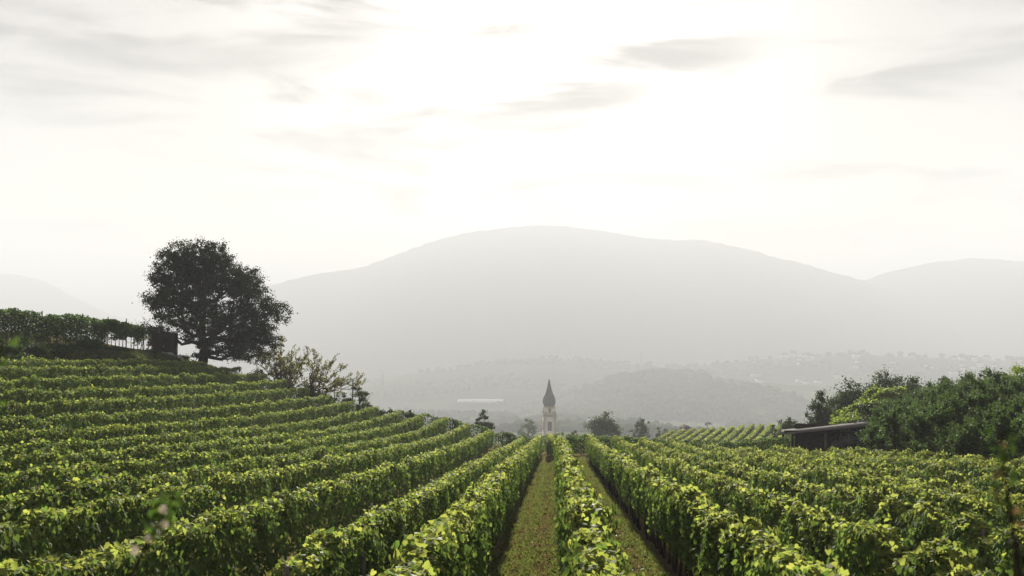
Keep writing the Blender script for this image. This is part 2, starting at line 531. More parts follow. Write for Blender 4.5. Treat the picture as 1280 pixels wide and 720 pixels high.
def gz(x, y):
    x = np.asarray(x, float); y = np.asarray(y, float)
    x, y = np.broadcast_arrays(x, y)
    base = np.interp(y, PY, PZ)
    cx = np.clip(x, GX[0], GX[-1]); cyy = np.clip(y, GY[0], GY[-1])
    i = np.clip(np.searchsorted(GX, cx) - 1, 0, len(GX) - 2)
    j = np.clip(np.searchsorted(GY, cyy) - 1, 0, len(GY) - 2)
    fx = (cx - GX[i]) / (GX[i + 1] - GX[i]); fy = (cyy - GY[j]) / (GY[j + 1] - GY[j])
    l = (GL[i, j] * (1 - fx) * (1 - fy) + GL[i + 1, j] * fx * (1 - fy) + GL[i, j + 1] * (1 - fx) * fy + GL[i + 1, j + 1] * fx * fy)
    hill = np.where(x < -28, 1 - smooth((y - 125) / 90), 1 - smooth((y - 102) / 60))
    hill = np.where(x > 14, 1 - smooth((y - 120) / 60), hill)
    tilt = np.clip((x - 40) * .07, -2.3, 0) * smooth((y - 115) / 40) * (1 - smooth((y - 205) / 30)) * (x > -40)
    return base + l * hill + tilt


def grow(a, b, step, k):
    v = [a]
    while v[-1] < b:
        v.append(v[-1] + step); step *= k
    return np.array(v)


gxs = np.concatenate([-grow(60.5, 9000, .8, 1.13)[::-1], np.arange(-60, 60.01, .5), grow(60.5, 9000, .8, 1.13)])
gys = np.concatenate([-grow(20.5, 400, 2, 1.4)[::-1], np.arange(-20, 130.1, .75), grow(131, 11000, 1.0, 1.045)])
X, Y = np.meshgrid(gxs, gys)
Z = gz(X, Y)
wv = Wave(12, 2, .15, .8)
Z = Z + .03 * wv(X, Y) * (Y < 130)
far = Wave(10, 2, .0006, .004)
Z = Z + far(X, Y) * 6 * smooth((Y - 500) / 800)
nx, ny = len(gxs), len(gys)
i = (np.arange(ny - 1)[:, None] * nx + np.arange(nx - 1)[None]).ravel()
mb = MB()
mb.add(np.stack([X.ravel(), Y.ravel(), Z.ravel()], -1), np.stack([i, i + 1, i + nx + 1, i + nx], -1))
tag(mb.build('ground', M['ground'], smooth=True), kind='structure')

# short grass on the alleys between the rows
mb = MB()
gw = Wave(9, 2, .2, 1.2)
for xa, xb, y0, y1, dens in ((-1.25, .3, 17, 80, 420), (.8, 2.3, 15, 80, 380), (2.8, 4.3, 12, 60, 60), (-3.0, -1.8, 14, 60, 60)):
    n = int((xb - xa) * (y1 - y0) * dens)
    y = y0 + (y1 - y0) * R.random(n) ** 1.6
    x = R.uniform(xa, xb, n)
    sz = R.uniform(.05, .11, n) * (1 + y / 45)
    nr = R.normal(size=(n, 3)); nr[:, 2] = np.abs(nr[:, 2]) * .6
    mid = np.abs((x - .5 + 1) % 2 - 1)                     # 1 in the middle of an alley, 0 under a row
    wear = np.exp(-((mid - .72) / .16) ** 2) * .42 + .30 * gw(x * 1.5, y * .5) + .06
    sz = sz * np.where(wear > .5, .7, 1.05)
    leaves(mb, np.stack([x, y, gz(x, y) + sz * .25], -1), nr, sz, 'thin', -1.2, (R.random(n) < wear).astype(int))
tag(mb.build('grass', [M['grassblade'], M['drygrass']]), 'short worn grass with brown patches on the alleys between the vine rows', 'grass', kind='stuff')

# ================================================================ vine rows
def canopy(path, y_of, hb, ht, hw, density, trim, shoots, name='foliage', parent=None, young=.16, dark=False):  # young: share of top leaves with backlight painted into their colour
    """path(s)->(x,y) along the row, s in metres; leaves hang in a wall between hb and ht"""
    mb = MB()
    s0, s1 = y_of
    w1 = Wave(9, 2, .15, 1.1); w2 = Wave(6, 1, .08, .6); w3 = Wave(6, 1, .3, 1.2); w4 = Wave(8, 2, .8, 2.2)
    edges = [s0]
    while edges[-1] < s1: edges.append(min(s1, edges[-1] + 3.0))
    for a, b in zip(edges[:-1], edges[1:]):
        xm, ym = path(np.array([(a + b) / 2]))
        D = math.hypot(xm[0], ym[0])
        if D < 24: kind, sz, dn = 'vine', .088, 800
        elif D < 48: kind, sz, dn = 'fold', .092, 700
        elif D < 120: kind, sz, dn = 'quad', .125, 560
        else: kind, sz, dn = 'quad', .30, 90
        n = int((b - a) * dn * density)
        s = R.uniform(a, b, n)
        face = R.random(n)
        t = R.random(n)
        top = ht + .07 * w2(s) * (1 if trim else 1.4) + .045 * w3(s) * (1 if trim else 1.8)
        bot = hb + .10 * w3(s * 1.3 + 5)
        side = np.where(face < .5, -1.0, 1.0)
        hgt = bot + (top - bot) * (1 - (1 - t) ** 1.25)
        istop = R.random(n) < .24
        inner = R.random(n) < .2
        rel = (hgt - bot) / (top - bot)
        prof = np.clip(1.15 - .55 * np.abs(rel - .55) ** 1.6 * 2, .5, 1.2)
        bul = w1(s * .9 + side * 3, hgt) * .075 + w4(s + side * 9, hgt) * .05
        u = side * (hw * prof + bul * (1 if not trim else .8)) * np.where(inner, R.uniform(.1, .9, n), 1) + R.normal(size=n) * .03
        u = np.where(istop, R.uniform(-1, 1, n) * hw * .9, u)
        hgt = np.where(istop, top + R.normal(size=n) * .045 - .10 * (u / hw) ** 2 + .05 * w4(s, u * 3), hgt)
        x, y = path(s)
        x2, y2 = path(s + .05)
        tx, ty = (x2 - x), (y2 - y)
        ln = np.hypot(tx, ty); tx /= ln; ty /= ln
        rx, ry = ty, -tx                                    # to the right of the row
        P = np.stack([x + rx * u, y + ry * u, gz(x, y) + hgt], -1)
        nr = np.stack([rx * side, ry * side, np.full(n, .22)], -1)
        nr[istop] = [0, 0, 1]
        nr = nr + R.normal(size=(n, 3)) * np.where(inner, 1.0, np.where(istop, .45, .34))[:, None]
        pm = np.where(istop, np.clip(young * 2.2 + .25, 0, .9), np.clip((rel - .82) * 4, 0, 1) * .55 + young * .05)  # crest leaves mostly lighter: the backlit top band painted in leaf colour
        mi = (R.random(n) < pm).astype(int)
        leaves(mb, P, nr, sz * R.uniform(.65, 1.25, n), kind, .7, mi)
        # upright shoots that stick out above the wall
        ns = R.poisson((b - a) * shoots)
        for _ in range(ns):
            ss = R.uniform(a, b); h = R.uniform(.12, .45 if D < 26 else .28); k = int(3 + h * 14)
            q = np.linspace(0, 1, k)
            x, y = path(np.full(k, ss))
            lean = R.normal(size=2) * .12
            P = np.stack([x + lean[0] * q * h * 2 + R.normal(size=k) * .03, y + lean[1] * q * h * 2 + R.normal(size=k) * .03,
                          gz(x, y) + ht - .05 + h * q], -1)
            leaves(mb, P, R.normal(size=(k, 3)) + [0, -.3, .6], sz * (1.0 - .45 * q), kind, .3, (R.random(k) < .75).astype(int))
    return mb.build(name, [M['vine'], M['vine_young_lit']] if not dark else [M['dark_leaf'], M['vine']], parent)  # dark: the shaded side of a vine row painted with darker leaves


# one gnarled trunk and one post mesh, shared by every row
tmb = MB()
tmb.tube([(0, 0, -.15), (.02, .01, .15), (-.015, .02, .35), (.02, -.01, .58), (.01, .05, .8), (.0, .16, .95)], [.045, .038, .03, .032, .026, .018], 6)
trunk_me = tmb.mesh('trunk', M['bark'], True)
pmb = MB()
pmb.tube([(0, 0, -.3), (0, 0, .6), (.005, 0, 1.62)], [.042, .04, .037], 7)
post_me = pmb.mesh('post', M['wood'])


def put(me, name, parent, loc, rz=0.0, sc=1.0, tilt=(0, 0)):
    o = bpy.data.objects.new(name, me)
    C.objects.link(o)
    o.parent = parent
    o.location = loc
    o.rotation_euler = (tilt[0], tilt[1], rz)
    o.scale = (sc, sc, sc) if np.isscalar(sc) else sc
    return o


def vine_row(X, y0, y1, label, H=1.64, hb=.5, hw=.27, trim=True, shoots=.25, trunks=False, density=1.0, young=.16, posts=True,
             bend=None, group='vine rows of the near vineyard', hose=False):  # young: higher for rows whose tops are painted as more strongly lit
    root = empty('vine_row', (0, 0, 0))
    tag(root, label, 'vine row', group)
    bend = bend or (lambda s: 0 * s)
    path = lambda s: (X + bend(s), s)
    canopy(path, (y0, y1), hb, H, hw, density, trim, shoots, parent=root, young=young)
    if trunks:
        for y in np.arange(max(y0, 8), min(y1, 78), .95):
            yy = y + R.normal() * .08; xx = X + bend(yy) + R.normal() * .03
            put(trunk_me, 'trunk', root, (xx, yy, float(gz(xx, yy))), R.uniform(0, 6.28), R.uniform(.85, 1.15), R.normal(size=2) * .06)
    if posts:
        for y in np.arange(y0 + .1, y1, 5.6):
            xx = X + bend(y)
            put(post_me, 'post', root, (xx, y, float(gz(xx, y))), R.uniform(0, 6.28), (1, 1, (H + .02) / 1.64), R.normal(size=2) * .015)
    s = np.arange(y0, y1 + .01, 1.5)
    wm = MB()
    for h in (.62, 1.05):
        wm.tube(np.stack([X + bend(s), s, gz(X + bend(s), s) + h], -1), .004, 3)
    wm.build('wire', M['wire'], root)
    if hose:
        hm = MB()
        s = np.arange(y0, 60, .5)
        hx = X + bend(s) + .1
        hm.tube(np.stack([hx, s, gz(hx, s) + .42 + .03 * np.sin(s * 2.2)], -1), .012, 5)
        hm.build('drip_hose', M['hose'], root)
    return root


ORD = ['', 'second', 'third', 'fourth', 'fifth', 'sixth', 'seventh', 'eighth', 'ninth', 'tenth', 'eleventh', 'twelfth', 'thirteenth', 'fourteenth', 'fifteenth']
left = [(-1.5, 12, 100), (-3.3, 14, 100), (-5.5, 11, 100)] + [(-7.5 - 2 * k, 0, 99 - .1 * k) for k in range(12)]
for k, (X, y0, y1) in enumerate(left):
    y0 = max(y0, abs(X) / .56, 6.5)
    if k == 0:
        lab = 'vine row with sunlit yellow-green top bordering the left side of the middle grass path'
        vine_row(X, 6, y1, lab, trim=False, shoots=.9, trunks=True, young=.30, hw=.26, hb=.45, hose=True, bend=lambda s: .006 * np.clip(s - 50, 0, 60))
    elif k == 14:
        vine_row(X, y0, y1 - 4, 'uppermost vine row of the left slope below the dark grassy bank and the oak', shoots=.15)
    else:
        lab = f'{ORD[k]} vine row up the left slope counting from the middle grass path'
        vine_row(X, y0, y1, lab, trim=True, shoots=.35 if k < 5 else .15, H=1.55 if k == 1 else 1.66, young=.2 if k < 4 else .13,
                 trunks=(k == 1), hb=.40 if k < 3 else .35, hw=.23 if k < 4 else .21,
                 bend=(lambda s: .012 * np.clip(s - 45, 0, 60)) if k == 1 else None)
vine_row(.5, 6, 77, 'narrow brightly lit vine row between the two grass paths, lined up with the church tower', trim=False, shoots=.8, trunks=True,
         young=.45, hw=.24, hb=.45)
right = [2.5, 4.5, 6.5, 8.5, 10.5, 12.5, 14.5, 16.3]
for k, X in enumerate(right):
    y0 = max(6.5, X / .56)
    y1 = [77, 80, 82, 80, 78, 76, 74, 66][k]
    if k == 0:
        lab = 'tall vine row with dark trunks showing along the right edge of the right grass path'
    elif k == 7:
        lab = 'farthest right vine row at the foot of the orchard slope'
    else:
        lab = f'{ORD[k]} vine row to the right of the right grass path, bushy with loose shoots'
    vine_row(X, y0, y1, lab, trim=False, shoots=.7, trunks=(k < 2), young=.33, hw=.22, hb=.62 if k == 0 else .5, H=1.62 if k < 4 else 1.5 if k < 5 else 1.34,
             bend=(lambda s: .0 * s))

# stub row beyond the end of the middle path
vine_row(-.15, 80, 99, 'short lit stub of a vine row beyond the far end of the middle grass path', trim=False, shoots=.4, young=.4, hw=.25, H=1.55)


def cross_row(pa, pb, label, H=1.5, hw=.4, dens=1.0, dark=False, group='crosswise vine rows along the headland', wob=.25):
    pa, pb = np.array(pa, float), np.array(pb, float)
    ln = np.linalg.norm(pb - pa)
    wv = Wave(5, 1, .03, .2)
    root = empty('vine_row', (0, 0, 0))
    tag(root, label, 'vine row', group)
    path = lambda s: (pa[0] + (pb[0] - pa[0]) * s / ln + wob * wv(s), pa[1] + (pb[1] - pa[1]) * s / ln)
    canopy(path, (0, ln), .2, H, hw, dens, False, .5, parent=root, young=.1, dark=dark)
    for s in np.arange(.3, ln, 4.0):
        x, y = path(np.array([s]))
        put(post_me, 'post', root, (x[0], y[0], float(gz(x[0], y[0]))), 0, (1, 1, (H + .1) / 1.64))
    return root


cross_row((1.0, 86), (22, 85), 'dark shaded vine row running crosswise behind the ends of the right-hand rows', 1.5, dark=True)  # dark=True puts the shade of these faces into the leaf colour
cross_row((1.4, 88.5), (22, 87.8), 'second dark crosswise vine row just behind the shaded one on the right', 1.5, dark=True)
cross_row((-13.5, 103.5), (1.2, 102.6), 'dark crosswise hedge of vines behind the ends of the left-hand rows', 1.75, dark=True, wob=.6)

# ---- far vineyard block on the terrace to the right of the centre
for k in range(13):
    x0 = 10.6 + 1.72 * k
    root = empty('vine_row', (0, 0, 0))
    tag(root, 'far vine row slanting up the terrace between the pointed house roofs and the shed', 'vine row', 'vine rows of the far terrace block')
    path = (lambda x0: (lambda s: (x0 + .26 * (s - 158) * (1 + .0 * s), s)))(x0)
    canopy(path, (158, 200), .35, 1.55, .36, 1.2, True, .0, parent=root, young=.3)
    for y in np.arange(158.5, 200, 6.0):
        x = float(path(y)[0])
        put(post_me, 'post', root, (x, y, float(gz(x, y))), 0, (1, 1, 1.0))

# bare grey post in front of the second row
o = MB().tube([(0, 0, -.3), (0, 0, .6), (.01, 0, 1.2)], [.05, .048, .045], 8).build('wooden_post', M['wood'], loc=(-3.02, 17.9, float(gz(-3.02, 17.9))))
tag(o, 'bare grey wooden post standing at the bottom edge in front of the vines', 'post')
# prop and post at the path end
g = empty('trellis_post', (0.15, 79, float(gz(.15, 79))))
tag(g, 'leaning end post with a pale strut at the far end of the middle grass path', 'post')
put(post_me, 'post', g, (0, 0, 0), 0, 1, (0, .05))
MB().tube([(.05, 0, 0), (-.35, .2, 1.4)], [.025, .02], 6).build('strut', M['wood'], g)

# ================================================================ trees
def limb_tree(skel_pts, rng=R):
    mb = MB()
    for pts, rad in skel_pts:
        mb.tube(pts, rad, 7)
    return mb


def bend_path(a, b, n=6, wob=.08, sag=0.0, rng=R):
    a, b = np.array(a, float), np.array(b, float)
    t = np.linspace(0, 1, n)[:, None]
    ln = np.linalg.norm(b - a)
    p = a + (b - a) * t
    off = rng.normal(size=(n, 3)) * wob * ln * np.sin(t * pi)
    p = p + off
    p[:, 2] += sag * ln * (t[:, 0] ** 2 - t[:, 0])
    return p


def crown_tree(name, loc, H, blobs, n_leaves, leaf, mats, label, cat, group=None, trunk_r=.25, trunk_h=None, clump=.45, limbs=True, rng=R, kind='fold', rz=0.0, per=45):
    """blobs: ellipsoids (cx,cy,cz,rx,ry,rz) in metres from the base, filled with clumps of leaves on real limbs"""
    root = empty(name, loc, rz)
    tag(root, label, cat, group)
    mb = MB()
    bl = np.array(blobs, float)
    top = bl[:, 2].max()
    th = trunk_h or H * .3
    trunk = [(0, 0, -.6), (0, 0, 0), (.02 * H, .01 * H, th * .6), (0, 0, th), (.01 * H, 0, top * .75), (.0, .0, top)]
    mb.tube(trunk, [trunk_r * 1.5, trunk_r * 1.15, trunk_r, trunk_r * .85, trunk_r * .45, trunk_r * .15], 9)
    vol = bl[:, 3] * bl[:, 4] * bl[:, 5]
    ncl = max(24, int(n_leaves / per))
    cnt = np.maximum(2, (ncl * vol / vol.sum())).astype(int)
    centres = []
    for b, c in zip(bl, cnt):
        d = unit(rng.normal(size=(c, 3)))
        r = rng.random(c) ** .38
        cc = b[:3] + d * r[:, None] * b[3:6]
        centres.append(cc)
        if limbs:
            s = np.array([0, 0, min(max(th * .75, b[2] - .7 * math.hypot(b[0], b[1])), b[2])])
            main = bend_path(s, b[:3], 6, .07, .1)
            mb.tube(main, np.linspace(trunk_r * .5, trunk_r * .16, 6), 6)
            for q in cc[: max(3, c // 3)]:
                st = main[rng.integers(2, 6)]
                mb.tube(bend_path(st, q, 4, .08), np.linspace(trunk_r * .14, trunk_r * .03, 4), 4)
    cen = np.concatenate(centres)
    k = rng.integers(0, len(cen), n_leaves)
    csz = rng.uniform(.55, 1.35, len(cen)) * clump
    d = rng.normal(size=(n_leaves, 3))
    P = cen[k] + d * csz[k][:, None] * np.array([.55, .55, .4])
    keep = P[:, 2] > .15
    P = P[keep]; d = d[keep]
    nr = unit(d) + np.array([0, 0, .6]) + rng.normal(size=P.shape) * .5
    mb.build('trunk', M['bark'], root, True)
    lm = MB()
    leaves(lm, P, nr, leaf * rng.uniform(.6, 1.3, len(P)), kind, .4)
    lm.build('crown', mats, root)
    return root


# ---- the big oak on the left
OD = 104.0
ob = at(252, 452, OD)
ob[2] = float(gz(ob[0], ob[1]))
def oakpt(px, py, dy, rx, ry, rz):
    p = at(px, py, OD) - ob
    k = OD / F
    return (p[0], dy, p[2], rx * k, ry, rz * k)
oak_blobs = [oakpt(*a) for a in [
    (240, 318, 0, 42, 2.6, 20), (212, 330, 1, 26, 2.2, 20), (272, 322, -1, 26, 2.2, 18), (262, 345, 1.5, 46, 3.4, 24), (215, 352, -1.5, 28, 2.6, 16),
    (196, 372, 1, 22, 2.2, 12), (240, 378, -2.5, 44, 3.2, 22), (300, 352, 1, 28, 2.8, 20), (318, 372, -1.5, 26, 2.8, 22), (334, 392, 1, 24, 2.6, 20),
    (300, 396, -2.6, 34, 3.2, 22), (210, 400, 2, 28, 2.4, 14), (240, 408, 2.4, 30, 2.6, 14), (322, 416, .5, 26, 2.6, 16), (292, 420, 2, 28, 2.6, 14),
    (306, 436, -1, 24, 2.2, 13), (270, 430, -2, 18, 2.0, 14), (196, 410, -1, 20, 1.8, 9), (318, 444, 1, 18, 1.8, 11), (288, 440, .5, 20, 1.8, 12), (335, 425, 0, 16, 1.8, 14), (230, 345, 2.5, 30, 2.4, 20),
    (222, 424, 1, 18, 1.5, 7), (262, 442, -2.5, 12, 1.3, 8)]]
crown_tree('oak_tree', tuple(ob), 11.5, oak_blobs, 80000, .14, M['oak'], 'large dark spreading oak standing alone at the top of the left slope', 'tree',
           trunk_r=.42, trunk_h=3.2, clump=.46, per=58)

# ---- orchard trees on the right slope: five kinds, copied
APL = 'slender dark green fruit tree in the dense orchard on the right slope'
AGR = 'fruit trees of the orchard on the right slope'
protos = []
for v in range(6):
    hh = [3.0, 3.3, 2.8, 3.1, 3.5, 2.6][v]
    root = empty('orchard_tree', (0, 0, 0))
    tag(root, APL, 'tree', AGR)
    mb = MB(); lm = MB()
    mb.tube([(0, 0, -.3), (.03, .02, .8), (-.02, .03, 1.8), (.02, 0, hh)], [.06, .05, .035, .01], 6)
    n = 26
    for q in range(n):
        z = R.uniform(.35, hh * .93); a = R.uniform(0, 6.28)
        ln = (1.05 - .65 * z / hh) * R.uniform(.6, 1.15)
        e = np.array([cos(a) * ln, sin(a) * ln, z + ln * R.uniform(.15, .9)])
        pth = bend_path((0, 0, z), e, 5, .05)
        mb.tube(pth, np.linspace(.018, .006, 5), 4)
        k = 95
        t = R.random(k) ** .7
        ii = np.clip((t * 4).astype(int), 0, 3); f = t * 4 - ii
        P = pth[ii] * (1 - f[:, None]) + pth[ii + 1] * f[:, None] + R.normal(size=(k, 3)) * .10
        leaves(lm, P, R.normal(size=(k, 3)) + [0, 0, .7], R.uniform(.09, .17, k), 'quad', .3)
    for q in range(10):                                         # upright shoots
        a = R.uniform(0, 6.28); r = R.uniform(0, .5); z = hh * R.uniform(.75, .95)
        k = 16; t = np.linspace(0, 1, k)
        P = np.stack([cos(a) * r + R.normal(size=k) * .03, sin(a) * r + R.normal(size=k) * .03, z + t * .55], -1)
        leaves(lm, P, R.normal(size=(k, 3)), .13 - .05 * t, 'quad', .0)
    mb.build('trunk', M['bark'], root, True)
    lm.build('crown', M['apple'], root)
    protos.append(root)
used = [False] * 6
cnt = 0
for X, ya, yb in ((18.0, 36, 65), (20.3, 41, 73), (22.6, 46, 80), (25, 52, 86), (27.5, 57, 90), (30, 62, 93), (33, 68, 94)):
    for y in np.arange(ya, yb, 1.55):
        v = int(R.integers(0, 6))
        o = protos[v]
        if used[v]: o = copy_tree(o)
        used[v] = True
        xx = X + R.normal() * .2; yy = y + R.normal() * .15
        o.location = (xx, yy, float(gz(xx, yy)))
        o.rotation_euler = (0, 0, R.uniform(0, 6.28))
        sc = R.uniform(.82, 1.08) * (1.12 if X > 28 else .92 if X < 19 else 1)
        o.scale = (sc, sc, sc)
        cnt += 1


def simple_tree(px, py_top, D, wpx, label, name='tree', m='dark_leaf', base=None, n=2600, cat='tree', group=None, shape='round', leaf=None, clump=None):
    """a broad-leaved tree whose crown top stands at a given place; crown from several clumps"""
    p = at(px, py_top, D)
    gzv = float(gz(p[0], p[1])) if base is None else base
    H = p[2] - gzv
    wid = wpx * D / F / 2
    bl = []
    if shape == 'round':
        ch = min(H * .42, wid * 1.15)
        bl = [(0, 0, H - ch, wid * .62, wid * .62, ch * .95)]
        for q in range(7):
            a = q * .9 + R.uniform(0, .5)
            bl.append((cos(a) * wid * .55, sin(a) * wid * .55, H - ch * R.uniform(.75, 1.6), wid * .45, wid * .45, ch * .5))
    elif shape == 'column':
        for q in range(6):
            z = H * (.2 + .13 * q)
            bl.append((R.normal() * wid * .15, R.normal() * wid * .15, z, wid * (1.0 - .11 * q), wid * (1.0 - .11 * q), H * .12))
    elif shape == 'bush':
        for q in range(9):
            a = q * .8 + R.uniform(0, .5); r = R.uniform(.15, .75)
            bl.append((cos(a) * wid * r, sin(a) * wid * r, H * R.uniform(.3, .82) * (1 - .3 * r), wid * .42, wid * .42, H * .24))
    lf = leaf or max(.12, D * .0017)
    return crown_tree(name, (p[0], p[1], gzv), H, bl, n, lf, M[m], label, cat, group, trunk_r=max(.05, H * .025), trunk_h=H * .25,
                      clump=clump or max(.25, wid * .24), kind='quad')


# trees behind the shed, right
simple_tree(1112, 458, 118, 72, 'tallest dark round tree behind the bright green mound on the right', n=9000, leaf=.2)
simple_tree(1062, 470, 112, 62, 'dark round tree just left of the tallest one behind the shed', n=7500, leaf=.2)
simple_tree(1022, 485, 108, 42, 'dark narrow tree leaning at the left end of the group behind the shed', n=4500, leaf=.2, shape='column')
simple_tree(1040, 500, 108, 44, 'low dark tree filling the gap left of the bright green mound', n=4500, leaf=.2)
simple_tree(1140, 468, 108, 46, 'dark tree right of the tallest round tree, joined to the orchard', n=5000, leaf=.2)
simple_tree(990, 520, 125, 34, 'small grey-green tree left of the shed roof', n=2500, leaf=.2)
simple_tree(968, 527, 140, 16, 'slim young tree at the right end of the far vineyard block', n=900, leaf=.2, shape='column')
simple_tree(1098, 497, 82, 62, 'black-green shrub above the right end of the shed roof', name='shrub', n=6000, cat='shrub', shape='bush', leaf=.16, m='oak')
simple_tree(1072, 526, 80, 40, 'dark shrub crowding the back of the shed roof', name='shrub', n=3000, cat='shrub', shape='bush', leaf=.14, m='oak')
for k, (px, py, wp) in enumerate(((1176, 462, 34), (1206, 459, 42), (1240, 458, 40), (1272, 452, 50))):
    simple_tree(px, py, 96, wp, ['square-topped dark tree at the left end of the tree line above the orchard', 'second tree of the dark tree line above the orchard',
                                 'third tree of the dark tree line above the orchard', 'lighter green tree in the tree line at the right frame edge'][k],
                n=4200, leaf=.18, m='bright' if k == 3 else 'dark_leaf', shape='bush', group='tree line above the orchard')

# bright green leafy mound
root = empty('climber_mound', (0, 0, 0))
tag(root, 'bright yellow-green leafy mound of climbers sloping up behind the shed roof', 'shrub')
mb = MB(); st = MB()
n = 26000
t = R.random(n)
px = 1036 + t * 88
topy = np.interp(px, [1036, 1060, 1085, 1105, 1124], [520, 503, 488, 481, 487])
wv = Wave(8, 2, .1, .6)
tt = R.random(n) ** .9
D_ = 89 + 11 * tt
yi = 534 + (topy - 534) * tt
ry_ = np.stack([(px - 690) / F * D_, D_, -(yi - 420) / F * D_], -1)
pts = ry_ + np.stack([0 * tt, 0 * tt, .28 * wv(ry_[:, 0], D_) - np.abs(R.normal(size=n)) * .25], -1)
leaves(mb, pts + R.normal(size=(n, 3)) * .12, R.normal(size=(n, 3)) * .6 + [0, -.1, 1.0], R.uniform(.12, .26, n), 'fold', .5)
mb.build('foliage', M['bright'], root)
for xx in np.linspace(23.0, 29.5, 9):
    for yy in (90.5, 94, 98):
        st.tube(bend_path((xx, yy, float(gz(xx, yy)) - .2), (xx + .2, yy, float(gz(xx, yy)) + 1.2 + .12 * (yy - 88)), 5, .05), [.05, .045, .04, .03, .02], 5)
st.build('stem', M['bark'], root)

# small trees beyond the crest, centre
simple_tree(605, 512, 150, 26, 'small dark tree peeking over the crest left of the church tower', n=1400)
simple_tree(660, 523, 430, 26, 'pale hazy tree just left of the church tower', n=1200, m='apple')
simple_tree(756, 514, 235, 46, 'round dark tree standing over the crest right of the church tower', n=5200, leaf=.34)
simple_tree(801, 521, 255, 26, 'smaller dark tree right of the round one beyond the crest', n=2200, leaf=.34)
simple_tree(829, 530, 250, 26, 'low bush between the small dark tree and the pointed roofs', name='shrub', n=1300, cat='shrub', shape='bush', leaf=.3)
simple_tree(721, 537, 200, 18, 'low bush on the crest beside the church tower', name='shrub', n=700, cat='shrub', shape='bush', leaf=.25)
simple_tree(740, 541, 190, 22, 'bush at the foot of the round dark tree', name='shrub', n=700, cat='shrub', shape='bush', leaf=.25)
simple_tree(884, 521, 600, 12, 'pale hazy conifer behind the pointed roofs', n=700, m='dark_leaf', shape='column')
simple_tree(851, 532, 300, 10, 'slim pale tree left of the pointed roofs', n=400, m='apple', shape='column')

# ---- shrubs with yellowing leaves at the right of the oak
def arching_shrub(px, py_base, D, H, nb, label, seedspread=1.0, side=0.0, m='locust', fan=1.0):
    p = at(px, py_base, D)
    base = float(gz(p[0], p[1]))
    root = empty('small_tree', (p[0], p[1], base))
    tag(root, label, 'tree', 'small yellowing trees beside the oak')
    mb = MB(); lm = MB()
    mb.tube([(0, 0, -.3), (.05, 0, H * .15), (.0, .05, H * .32)], [.16, .12, .09], 7)
    for q in range(nb):
        a = R.uniform(0, 6.28)
        el = R.uniform(.25, 1.45)
        ln = H * R.uniform(.5, .85)
        e = np.array([cos(a) * cos(el) * ln * fan + side * ln * .4, sin(a) * cos(el) * ln * .8, H * .2 + sin(el) * ln])
        pth = bend_path((0, 0, H * R.uniform(.08, .32)), e, 9, .04, -.12 if el > .6 else .12)
        mb.tube(pth, np.linspace(.05, .008, 9), 4)
        for z in range(5):
            i0 = R.integers(3, 9)
            e2 = pth[i0] + unit(R.normal(size=3) + unit(e)[None][0] * 1.4 + [0, 0, .4]) * R.uniform(.4, 1.0)
            pp = bend_path(pth[i0], e2, 6, .05)
            mb.tube(pp, np.linspace(.014, .004, 6), 3)
            k = 38
            t = R.random(k) * 4.99; ii = t.astype(int); f = (t - ii)[:, None]
            P = pp[ii] * (1 - f) + pp[ii + 1] * f + R.normal(size=(k, 3)) * .07
            leaves(lm, P, R.normal(size=(k, 3)) + [0, 0, .5], R.uniform(.09, .17, k), 'quad', .2, (R.random(k) < .45).astype(int))
    mb.build('trunk', M['bark'], root, True)
    lm.build('crown', [M[m], M['dark_leaf']], root)
    return root


arching_shrub(347, 478, 104, 5.2, 20, 'thin upright small tree with yellowing leaves nearest the oak', fan=.7)
arching_shrub(362, 474, 107, 5.4, 22, 'tallest wispy small tree with brownish leaves between the oak and the spreading one', side=.25, fan=.8)
arching_shrub(388, 494, 103, 5.4, 30, 'spreading small tree with arching twigs reaching right over the row ends', side=.3, fan=1.25)
for k, (px, py, D, wp) in enumerate(((384, 478, 101, 30), (352, 470, 103, 30), (408, 488, 101.5, 34), (430, 492, 102, 30), (452, 499, 102, 28), (470, 507, 102.5, 28),
                                     (322, 462, 102, 30), (492, 510, 103, 26), (515, 513, 103, 26), (548, 521, 104, 30), (574, 526, 104, 26), (640, 536, 104, 26))):
    simple_tree(px, py, D, wp, 'dark low shrub in the hedge closing off the ends of the left-hand rows', name='shrub', n=2200, cat='shrub', shape='bush',
                group='hedge shrubs behind the left row ends', leaf=.15)
simple_tree(449, 474, 106, 26, 'leafy bush hanging on the dark post at the end of the left rows', name='shrub', n=1600, cat='shrub', shape='bush', m='apple', leaf=.15)
p = at(441, 495, 103)
z0 = float(gz(p[0], p[1]))
hp = float(at(441, 474, 103)[2]) - z0
tag(MB().tube([(0, 0, -.4), (0, 0, hp)], [.06, .055], 8).build('wooden_post', M['bark'], loc=(p[0], p[1], z0)), 'tall dark wooden post beside the leafy bush at the left row ends', 'post')
g = empty('rail_fence', (p[0], p[1], z0))
tag(g, 'low dark rail fence running left from the tall dark post', 'fence')
q0 = at(418, 484, 103) - np.array([p[0], p[1], z0])
MB().tube([(-.05, 0, hp - 1.0), (q0[0], 0, hp - .75)], [.022, .022], 6).build('rail', M['bark'], g)
MB().tube([(q0[0], 0, -1.2), (q0[0], 0, hp - .6)], [.035, .035], 6).build('post', M['bark'], g)

